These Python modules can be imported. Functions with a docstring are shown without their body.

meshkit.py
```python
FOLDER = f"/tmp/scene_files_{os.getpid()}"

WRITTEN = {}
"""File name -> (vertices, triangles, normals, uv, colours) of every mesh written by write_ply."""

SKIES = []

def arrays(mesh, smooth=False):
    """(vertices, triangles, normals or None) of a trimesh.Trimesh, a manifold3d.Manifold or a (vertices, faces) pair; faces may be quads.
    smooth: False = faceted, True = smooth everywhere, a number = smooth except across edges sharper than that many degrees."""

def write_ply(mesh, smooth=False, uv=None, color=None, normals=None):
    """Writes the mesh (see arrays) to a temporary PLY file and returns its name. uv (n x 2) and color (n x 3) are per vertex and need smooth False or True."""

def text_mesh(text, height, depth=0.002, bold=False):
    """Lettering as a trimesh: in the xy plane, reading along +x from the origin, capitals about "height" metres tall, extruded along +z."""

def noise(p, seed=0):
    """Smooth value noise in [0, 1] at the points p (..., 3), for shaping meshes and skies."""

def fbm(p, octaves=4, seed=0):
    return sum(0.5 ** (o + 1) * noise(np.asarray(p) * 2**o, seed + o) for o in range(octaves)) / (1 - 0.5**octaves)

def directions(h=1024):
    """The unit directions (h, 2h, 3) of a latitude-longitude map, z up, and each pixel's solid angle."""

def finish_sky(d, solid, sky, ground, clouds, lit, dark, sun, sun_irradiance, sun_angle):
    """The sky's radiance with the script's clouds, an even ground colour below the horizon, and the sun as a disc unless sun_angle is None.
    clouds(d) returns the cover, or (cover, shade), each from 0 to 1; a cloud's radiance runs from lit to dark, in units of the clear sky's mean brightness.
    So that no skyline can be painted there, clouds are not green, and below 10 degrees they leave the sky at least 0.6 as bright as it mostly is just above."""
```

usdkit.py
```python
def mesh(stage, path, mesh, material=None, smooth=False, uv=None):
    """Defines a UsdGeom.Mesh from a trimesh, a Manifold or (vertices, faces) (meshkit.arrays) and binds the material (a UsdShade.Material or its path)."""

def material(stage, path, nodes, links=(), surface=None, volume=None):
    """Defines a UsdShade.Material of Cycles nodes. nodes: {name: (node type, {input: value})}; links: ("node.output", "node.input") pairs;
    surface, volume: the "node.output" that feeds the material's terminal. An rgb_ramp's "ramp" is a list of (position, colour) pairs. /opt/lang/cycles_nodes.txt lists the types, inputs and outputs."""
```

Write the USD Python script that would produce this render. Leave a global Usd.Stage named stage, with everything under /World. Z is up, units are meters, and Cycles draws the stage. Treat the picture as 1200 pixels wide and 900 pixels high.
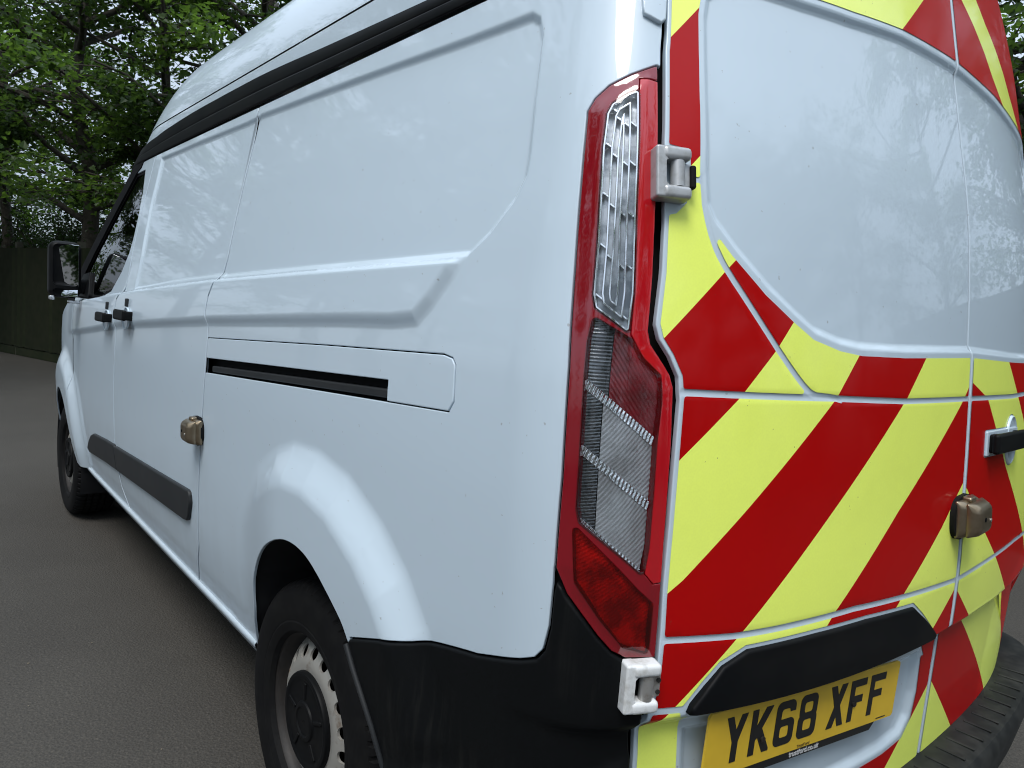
import math, random
import numpy as np, trimesh, shapely, shapely.ops, manifold3d, usdkit, meshkit
from shapely import affinity
from shapely.geometry import Polygon, LineString, Point, box as sbox
from scipy.interpolate import PchipInterpolator as PC, CubicSpline
from scipy.spatial import Delaunay, cKDTree
from pxr import Usd, UsdGeom, UsdLux, UsdShade, Gf, Vt, Sdf

stage = Usd.Stage.CreateInMemory()
UsdGeom.Xform.Define(stage, '/World'); UsdGeom.Scope.Define(stage, '/World/Looks')
rng = np.random.default_rng(7)

# ------------------------------------------------------------------ camera, sky, sun, exposure
CAM = np.array([-0.58992885, 1.66750949, 1.3429287]); YAW, PITCH, ROLL = np.radians([40.28595615, 5.28021594, -4.02410715]); FPX = 845.78
EXPOSURE = 0.24
fw = np.array([np.cos(YAW)*np.cos(PITCH), -np.sin(YAW)*np.cos(PITCH), -np.sin(PITCH)])
rt = np.array([-np.sin(YAW), -np.cos(YAW), 0.0]); dn = np.cross(fw, rt); dn = -dn if dn[2] > 0 else dn
r2, d2 = math.cos(ROLL)*rt + math.sin(ROLL)*dn, -math.sin(ROLL)*rt + math.cos(ROLL)*dn
cam = UsdGeom.Camera.Define(stage, '/World/camera')
m = Gf.Matrix4d(*[float(x) for x in (*r2, 0, *(-d2), 0, *(-fw), 0, *CAM, 1)])
cam.AddTransformOp().Set(m)
cam.CreateHorizontalApertureAttr(36.0); cam.CreateVerticalApertureAttr(27.0); cam.CreateFocalLengthAttr(36.0*FPX/1200)
cam.CreateClippingRangeAttr((0.05, 2000.0)); cam.CreateExposureAttr(EXPOSURE)

SUN_AZ, SUN_EL = math.radians(122), math.radians(60)      # azimuth measured from +x towards +y: high, over the van's near side
sd = np.array([math.cos(SUN_EL)*math.cos(SUN_AZ), math.cos(SUN_EL)*math.sin(SUN_AZ), math.sin(SUN_EL)])
sun = UsdLux.DistantLight.Define(stage, '/World/sun')
sun.CreateIntensityAttr(0.55); sun.CreateAngleAttr(24.0); sun.CreateColorAttr(Gf.Vec3f(1.0, 0.97, 0.93)); sun.CreateNormalizeAttr(True)
zax = sd/np.linalg.norm(sd); xax = np.cross([0, 0, 1], zax); xax /= np.linalg.norm(xax); yax = np.cross(zax, xax)
sun.AddTransformOp().Set(Gf.Matrix4d(*[float(v) for v in (*xax, 0, *yax, 0, *zax, 0, 0, 0, 30, 1)]))
skymat = usdkit.material(stage, '/World/Looks/sky', {        # overcast: broken cloud over the clear sky, three times as bright overhead as at the horizon
    'sky': ('sky_texture', {'sky_type': 'single_scattering', 'sun_disc': False, 'sun_elevation': SUN_EL, 'sun_rotation': math.atan2(sd[0], sd[1]), 'aerosol_density': 2.0}),
    'tc': ('texture_coordinate', {}), 'n': ('noise_texture', {'scale': 2.2, 'detail': 5.0, 'roughness': 0.55}), 'xyz': ('separate_xyz', {}),
    'rp': ('rgb_ramp', {'ramp': [(0.0, (.55, .55, .55)), (.45, (.75, .75, .75)), (.65, (.95, .95, .95)), (1, (.95, .95, .95))]}),
    'cl': ('math', {'math_type': 'maximum', 'value2': 0.0}), 'lum': ('math', {'math_type': 'multiply_add', 'value2': 10.8, 'value3': 3.8}),
    'col': ('mix_color', {'blend_type': 'multiply', 'fac': 1.0, 'a': (.84, .98, 1.16), 'use_clamp': False}),
    'mx': ('mix_color', {'use_clamp': False}), 'bg': ('background_shader', {'strength': 0.108})},
    [('tc.generated', 'n.vector'), ('tc.generated', 'xyz.vector'), ('xyz.z', 'cl.value1'), ('cl.value', 'lum.value1'), ('lum.value', 'col.b'), ('col.result', 'mx.b'),
     ('n.fac', 'rp.fac'), ('rp.color', 'mx.fac'), ('sky.color', 'mx.a'), ('mx.result', 'bg.color')], surface='bg.background')
sky = UsdLux.DomeLight.Define(stage, '/World/sky')
UsdShade.MaterialBindingAPI.Apply(sky.GetPrim()).Bind(skymat)
sky.GetPrim().SetCustomDataByKey('kind', 'structure'); sky.GetPrim().SetCustomDataByKey('label', 'pale overcast sky behind the trees')

# ------------------------------------------------------------------ scene tree helpers
taken = set()
def numbered(parent, name):
    k, n = 0, name
    while f'{parent}/{n}' in taken:
        k += 1; n = f'{name}_{k:03d}'
    taken.add(f'{parent}/{n}'); return f'{parent}/{n}'
def tag(p, label=None, cat=None, group=None, kind=None):
    p = p.GetPrim() if hasattr(p, 'GetPrim') else p
    for k, v in (('label', label), ('category', cat), ('group', group), ('kind', kind)):
        if v: p.SetCustomDataByKey(k, v)
    return p
def thing(name, label, cat, loc=(0, 0, 0), rz=0.0, group=None, scale=None, ref=None):
    x = UsdGeom.Xform.Define(stage, numbered('/World', name)); x.AddTranslateOp().Set(Gf.Vec3d(*map(float, loc))); x.AddRotateZOp().Set(float(rz))
    if scale: x.AddScaleOp().Set(Gf.Vec3f(*([scale]*3 if np.ndim(scale) == 0 else scale)))
    if ref is not None:
        x.GetPrim().GetReferences().AddInternalReference(ref.GetPath()); x.GetPrim().SetInstanceable(True)
    return tag(x, label, cat, group)
def put(name, V, F, mat, parent='/World', N=None, label=None):
    path = numbered(str(parent.GetPath()) if hasattr(parent, 'GetPath') else parent, name)
    me = UsdGeom.Mesh.Define(stage, path)
    V = np.asarray(V, np.float32); F = np.asarray(F, np.int32)
    me.CreatePointsAttr(Vt.Vec3fArray.FromNumpy(V)); me.CreateFaceVertexCountsAttr(Vt.IntArray.FromNumpy(np.full(len(F), F.shape[1], np.int32)))
    me.CreateFaceVertexIndicesAttr(Vt.IntArray.FromNumpy(F.ravel())); me.CreateSubdivisionSchemeAttr('none')
    if N is not None:
        me.CreateNormalsAttr(Vt.Vec3fArray.FromNumpy(np.asarray(N, np.float32))); me.SetNormalsInterpolation('vertex')
    UsdShade.MaterialBindingAPI.Apply(me.GetPrim()).Bind(M[mat])
    if label: tag(me, label)
    return me.GetPrim()
def obj(name, mesh, mat, parent='/World', smooth=32, label=None):
    V, F, N = meshkit.arrays(mesh, smooth)
    return put(name, V, F, mat, parent, N, label)
cat = trimesh.util.concatenate

# ------------------------------------------------------------------ materials
M = {}
def mat(name, col, rough=.5, metal=0.0, coat=0.0, noise=None, bump=None, **kw):
    """noise = (scale, colour2, contrast lo, hi); bump = (scale, strength, distance)"""
    nodes = {'p': ('principled_bsdf', {'base_color': col, 'roughness': rough, 'metallic': metal, 'coat_weight': coat, **kw})}
    links = []
    if noise or bump: nodes['g'] = ('texture_coordinate', {})
    if noise:
        sc, c2, lo, hi = noise
        nodes['n'] = ('noise_texture', {'scale': sc, 'detail': 6.0, 'roughness': .6}); nodes['r'] = ('rgb_ramp', {'ramp': [(lo, col), (hi, c2)]})
        links += [('g.object', 'n.vector'), ('n.fac', 'r.fac'), ('r.color', 'p.base_color')]
    if bump:
        sc, st, di = bump
        nodes['bn'] = ('noise_texture', {'scale': sc, 'detail': 5.0, 'roughness': .6}); nodes['b'] = ('bump', {'strength': st, 'distance': di})
        links += [('g.object', 'bn.vector'), ('bn.fac', 'b.height'), ('b.normal', 'p.normal')]
    M[name] = usdkit.material(stage, '/World/Looks/' + name, nodes, links, surface='p.BSDF'); return M[name]

# white van paint: clear coat, faint road film that thickens towards the sills, small specks of dirt
M['white_paint'] = usdkit.material(stage, '/World/Looks/white_paint', {
    'g': ('texture_coordinate', {}), 'xyz': ('separate_xyz', {}),
    'n1': ('noise_texture', {'scale': 3.0, 'detail': 6.0, 'roughness': .65}), 'n2': ('noise_texture', {'scale': 90.0, 'detail': 2.0}),
    'mp': ('mapping', {'scale': (9.0, 9.0, 1.2)}), 'n3': ('noise_texture', {'scale': 2.0, 'detail': 4.0}),
    'low': ('map_range', {'from_min': .85, 'from_max': .30, 'to_min': 0.0, 'to_max': .75, 'clamp': True}),
    'm1': ('math', {'math_type': 'multiply'}), 'm2': ('math', {'math_type': 'multiply_add', 'value3': 0.02}),
    'sp': ('rgb_ramp', {'ramp': [(0, (0, 0, 0)), (.745, (0, 0, 0)), (.775, (.5, .5, .5)), (1, (.5, .5, .5))]}),
    'add': ('math', {'math_type': 'add', 'use_clamp': True}),
    'mx': ('mix_color', {'a': (.53, .63, .71), 'b': (.22, .21, .19)}),
    'rr': ('map_range', {'from_min': .3, 'from_max': .8, 'to_min': .10, 'to_max': .24}),
    'p': ('principled_bsdf', {'coat_weight': .75, 'coat_roughness': .028, 'roughness': .4, 'coat_ior': 1.45})},
    [('g.object', 'xyz.vector'), ('g.object', 'n1.vector'), ('g.object', 'n2.vector'), ('g.object', 'mp.vector'), ('mp.vector', 'n3.vector'), ('xyz.z', 'low.value'),
     ('low.result', 'm1.value1'), ('n1.fac', 'm1.value2'), ('m1.value', 'm2.value1'), ('n3.fac', 'm2.value2'), ('n2.fac', 'sp.fac'),
     ('m2.value', 'add.value1'), ('sp.color', 'add.value2'), ('add.value', 'mx.fac'), ('mx.result', 'p.base_color')], surface='p.BSDF')
def vinyl_mat(name, c, spec, coat):
    M[name] = usdkit.material(stage, '/World/Looks/'+name, {
        'g': ('texture_coordinate', {}), 'v': ('voronoi_texture', {'scale': 330.0}), 'vr': ('rgb_ramp', {'ramp': [(0, (.97, .97, .97)), (.6, (1, 1, 1)), (1, (1.02, 1.02, 1.02))]}),
        'n': ('noise_texture', {'scale': 7.0, 'detail': 7.0, 'roughness': .7}), 'nr': ('rgb_ramp', {'ramp': [(.3, (.96, .96, .95)), (.5, (1, 1, 1)), (.7, (.98, .98, .975))]}),
        's': ('noise_texture', {'scale': 120.0, 'detail': 2.0}), 'sr': ('rgb_ramp', {'ramp': [(0, (0, 0, 0)), (.765, (0, 0, 0)), (.785, (.6, .6, .6)), (1, (.6, .6, .6))]}),
        'a': ('mix_color', {'blend_type': 'multiply', 'fac': 1.0, 'a': c}), 'b': ('mix_color', {'blend_type': 'multiply', 'fac': 1.0}), 'd': ('mix_color', {'b': (.08, .07, .05)}),
        'rr': ('map_range', {'from_min': .3, 'from_max': .7, 'to_min': .04, 'to_max': .14}), 'p': ('principled_bsdf', {'roughness': .45, 'coat_weight': coat, 'specular_ior_level': spec})},
        [('g.object', 'v.vector'), ('g.object', 'n.vector'), ('g.object', 's.vector'), ('v.distance', 'vr.fac'), ('n.fac', 'nr.fac'), ('s.fac', 'sr.fac'), ('vr.color', 'a.b'), ('a.result', 'b.a'), ('nr.color', 'b.b'),
         ('b.result', 'd.a'), ('sr.color', 'd.fac'), ('n.fac', 'rr.value'), ('rr.result', 'p.coat_roughness'), ('d.result', 'p.base_color')], surface='p.BSDF')
vinyl_mat('yellow_vinyl', (.88, 1.0, .17), .2, .8); vinyl_mat('red_vinyl', (.40, .0008, .001), .1, .3)
mat('black_plastic', (.0032, .0036, .0042), .5, specular_ior_level=.12, noise=(7, (.007, .007, .007), .4, .7), bump=(900, .12, .0006))
M['dirty_black'] = usdkit.material(stage, '/World/Looks/dirty_black', {      # moulded bumper plastic: fine grain, dust run down in streaks
    'g': ('texture_coordinate', {}), 'mp': ('mapping', {'scale': (55.0, 55.0, 3.0)}), 'n': ('noise_texture', {'scale': 1.0, 'detail': 5.0, 'roughness': .65}), 'n2': ('noise_texture', {'scale': 3.5, 'detail': 4.0}), 'r1': ('rgb_ramp', {'ramp': [(.48, (0, 0, 0)), (.75, (1, 1, 1))]}),
    'r2': ('rgb_ramp', {'ramp': [(.42, (0, 0, 0)), (.65, (.8, .8, .8))]}), 'm': ('math', {'math_type': 'multiply'}), 'mx': ('mix_color', {'a': (.0025, .003, .0034), 'b': (.020, .020, .018)}), 'bn': ('noise_texture', {'scale': 700.0, 'detail': 2.0}), 'b': ('bump', {'strength': .2, 'distance': .0008}),
    'p': ('principled_bsdf', {'roughness': .55, 'specular_ior_level': .16})},
    [('g.object', 'mp.vector'), ('mp.vector', 'n.vector'), ('g.object', 'n2.vector'), ('g.object', 'bn.vector'), ('n.fac', 'r1.fac'), ('n2.fac', 'r2.fac'), ('r1.color', 'm.value1'), ('r2.color', 'm.value2'), ('m.value', 'mx.fac'), ('mx.result', 'p.base_color'), ('bn.fac', 'b.height'), ('b.normal', 'p.normal')], surface='p.BSDF')
mat('grey_plastic', (.016, .018, .020), .5, specular_ior_level=.3, noise=(9, (.024, .025, .026), .4, .7), bump=(900, .1, .0005))
mat('rubber', (.0045, .0045, .005), .75, specular_ior_level=.16, noise=(22, (.009, .009, .0085), .45, .8), bump=(260, .2, .0015))
mat('seal', (.004, .004, .005), .7, specular_ior_level=.1)
mat('dark_void', (.004, .004, .005), .9)
mat('steel_silver', (.42, .405, .37), .45, metal=.55, noise=(24, (.16, .10, .06), .56, .76), bump=(120, .12, .001))
mat('rusty_steel', (.020, .018, .017), .6, metal=.3, noise=(16, (.030, .025, .022), .45, .7), bump=(120, .3, .001))
mat('brass_bronze', (.27, .215, .15), .33, metal=.9, noise=(40, (.20, .15, .09), .45, .8), bump=(160, .06, .0006))
mat('hinge_grey', (.42, .43, .44), .38, metal=.35, noise=(60, (.30, .30, .29), .45, .7), bump=(200, .08, .0005))
mat('hinge_white', (.68, .69, .69), .42, noise=(50, (.42, .41, .38), .5, .75), bump=(160, .1, .0005))
mat('bare_pin', (.45, .44, .42), .35, metal=.7, noise=(60, (.25, .2, .16), .5, .75))
mat('lamp_red', (.20, .002, .008), .10, coat=1.0)
mat('lamp_red_bright', (.92, .05, .03), .12, coat=1.0, noise=(26, (.34, .003, .004), .40, .56))
mat('lamp_red_strip', (.46, .004, .010), .12, coat=1.0)
mat('reflector_bowl', (.78, .81, .84), .28, metal=.4, noise=(30, (.36, .39, .42), .42, .58))
mat('bumper_grey', (.012, .013, .013), .6, specular_ior_level=.25, noise=(18, (.030, .031, .029), .42, .7), bump=(500, .2, .0008))
mat('lamp_red_facets', (.60, .010, .030), .12, coat=1.0, noise=(24, (.24, .005, .012), .4, .65))
mat('lamp_bowl', (.10, .105, .11), .18, metal=.9, noise=(30, (.20, .21, .22), .4, .6))
mat('chrome', (.86, .88, .90), .07, metal=1.0)
mat('chrome_prism', (1.0, 1.0, 1.0), .28, metal=.2, noise=(16, (.66, .64, .63), .40, .62))
mat('plate_yellow', (.74, .48, .03), .25, coat=.5, noise=(14, (.67, .43, .028), .35, .7))
mat('plate_black', (.008, .008, .008), .35)
mat('plate_text_grey', (.55, .55, .55), .5)
mat('plate_text_dark', (.12, .08, .02), .5)
mat('mirror_glass', (.75, .77, .8), .02, metal=1.0)
mat('headlamp', (.5, .52, .55), .08, metal=.6, coat=1.0)
mat('interior', (.02, .021, .023), .8)
mat('seat_cloth', (.02, .021, .023), .9)
mat('bark', (.045, .038, .028), .9, noise=(9, (.085, .075, .058), .35, .7), bump=(14, .9, .03))
mat('twig', (.035, .028, .02), .9)
mat('fence_wood', (.017, .020, .009), .9, noise=(6, (.011, .016, .006), .4, .65), specular_ior_level=.2, bump=(40, .5, .004))
mat('fence_wood_green', (.014, .021, .007), .9, noise=(5, (.022, .026, .011), .4, .65), specular_ior_level=.2, bump=(40, .5, .004))
mat('fence_post', (.06, .055, .040), .85, noise=(6, (.035, .04, .02), .4, .65), bump=(40, .5, .004))
mat('dry_leaf', (.20, .165, .11), .8)
mat('soil', (.035, .03, .02), .95, noise=(4, (.03, .04, .015), .4, .6), bump=(12, .8, .05))
def glass(name, tint, ior=1.45, rough=0.0):
    M[name] = usdkit.material(stage, '/World/Looks/' + name, {'f': ('fresnel', {'IOR': ior}), 't': ('transparent_bsdf', {'color': tint}), 'g': ('glossy_bsdf', {'color': (1, 1, 1), 'roughness': rough}), 'm': ('mix_closure', {})},
        [('f.fac', 'm.fac'), ('t.BSDF', 'm.closure1'), ('g.BSDF', 'm.closure2')], surface='m.closure')
glass('window_glass', (.22, .25, .24)); glass('lens_clear', (.985, .985, .985), 1.45, .02); glass('lens_red', (1.0, .16, .14), 1.45, .02)
def leafmat(name, c1, c2, tr):
    M[name] = usdkit.material(stage, '/World/Looks/' + name, {
        'g': ('geometry', {}), 'r': ('rgb_ramp', {'ramp': [(0, c1), (1, c2)]}), 'p': ('principled_bsdf', {'roughness': .5, 'specular_ior_level': .35}),
        't': ('translucent_bsdf', {'color': tr}), 'm': ('mix_closure', {'fac': .38})},
        [('g.random_per_island', 'r.fac'), ('r.color', 'p.base_color'), ('p.BSDF', 'm.closure1'), ('t.BSDF', 'm.closure2')], surface='m.closure')
leafmat('leaf_green', (.034, .066, .013), (.085, .145, .026), (.17, .31, .04))
leafmat('leaf_dark', (.020, .042, .011), (.050, .088, .020), (.09, .17, .025))
leafmat('leaf_ivy', (.014, .028, .009), (.034, .050, .014), (.04, .08, .015))
M['asphalt'] = usdkit.material(stage, '/World/Looks/asphalt', {
    'g': ('geometry', {}), 'n1': ('noise_texture', {'scale': .55, 'detail': 7.0, 'roughness': .72}), 'n2': ('noise_texture', {'scale': 105.0, 'detail': 4.0, 'roughness': .75}),
    'v': ('voronoi_texture', {'scale': 130.0}), 'r1': ('rgb_ramp', {'ramp': [(.3, (.045, .0415, .0365)), (.7, (.063, .0585, .051))]}),
    'r2': ('rgb_ramp', {'ramp': [(.25, (.62, .62, .62)), (.45, (.88, .88, .88)), (.58, (1.12, 1.10, 1.07)), (.72, (1.8, 1.74, 1.65))]}),
    'mul': ('mix_color', {'blend_type': 'multiply', 'fac': 1.0, 'use_clamp': False}), 'b': ('bump', {'strength': .6, 'distance': .004}),
    'p': ('principled_bsdf', {'roughness': .82, 'specular_ior_level': .3})},
    [('g.position', 'n1.vector'), ('g.position', 'n2.vector'), ('g.position', 'v.vector'), ('n1.fac', 'r1.fac'), ('n2.fac', 'r2.fac'), ('r1.color', 'mul.a'), ('r2.color', 'mul.b'),
     ('mul.result', 'p.base_color'), ('v.distance', 'b.height'), ('b.normal', 'p.normal')], surface='p.BSDF')

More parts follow.
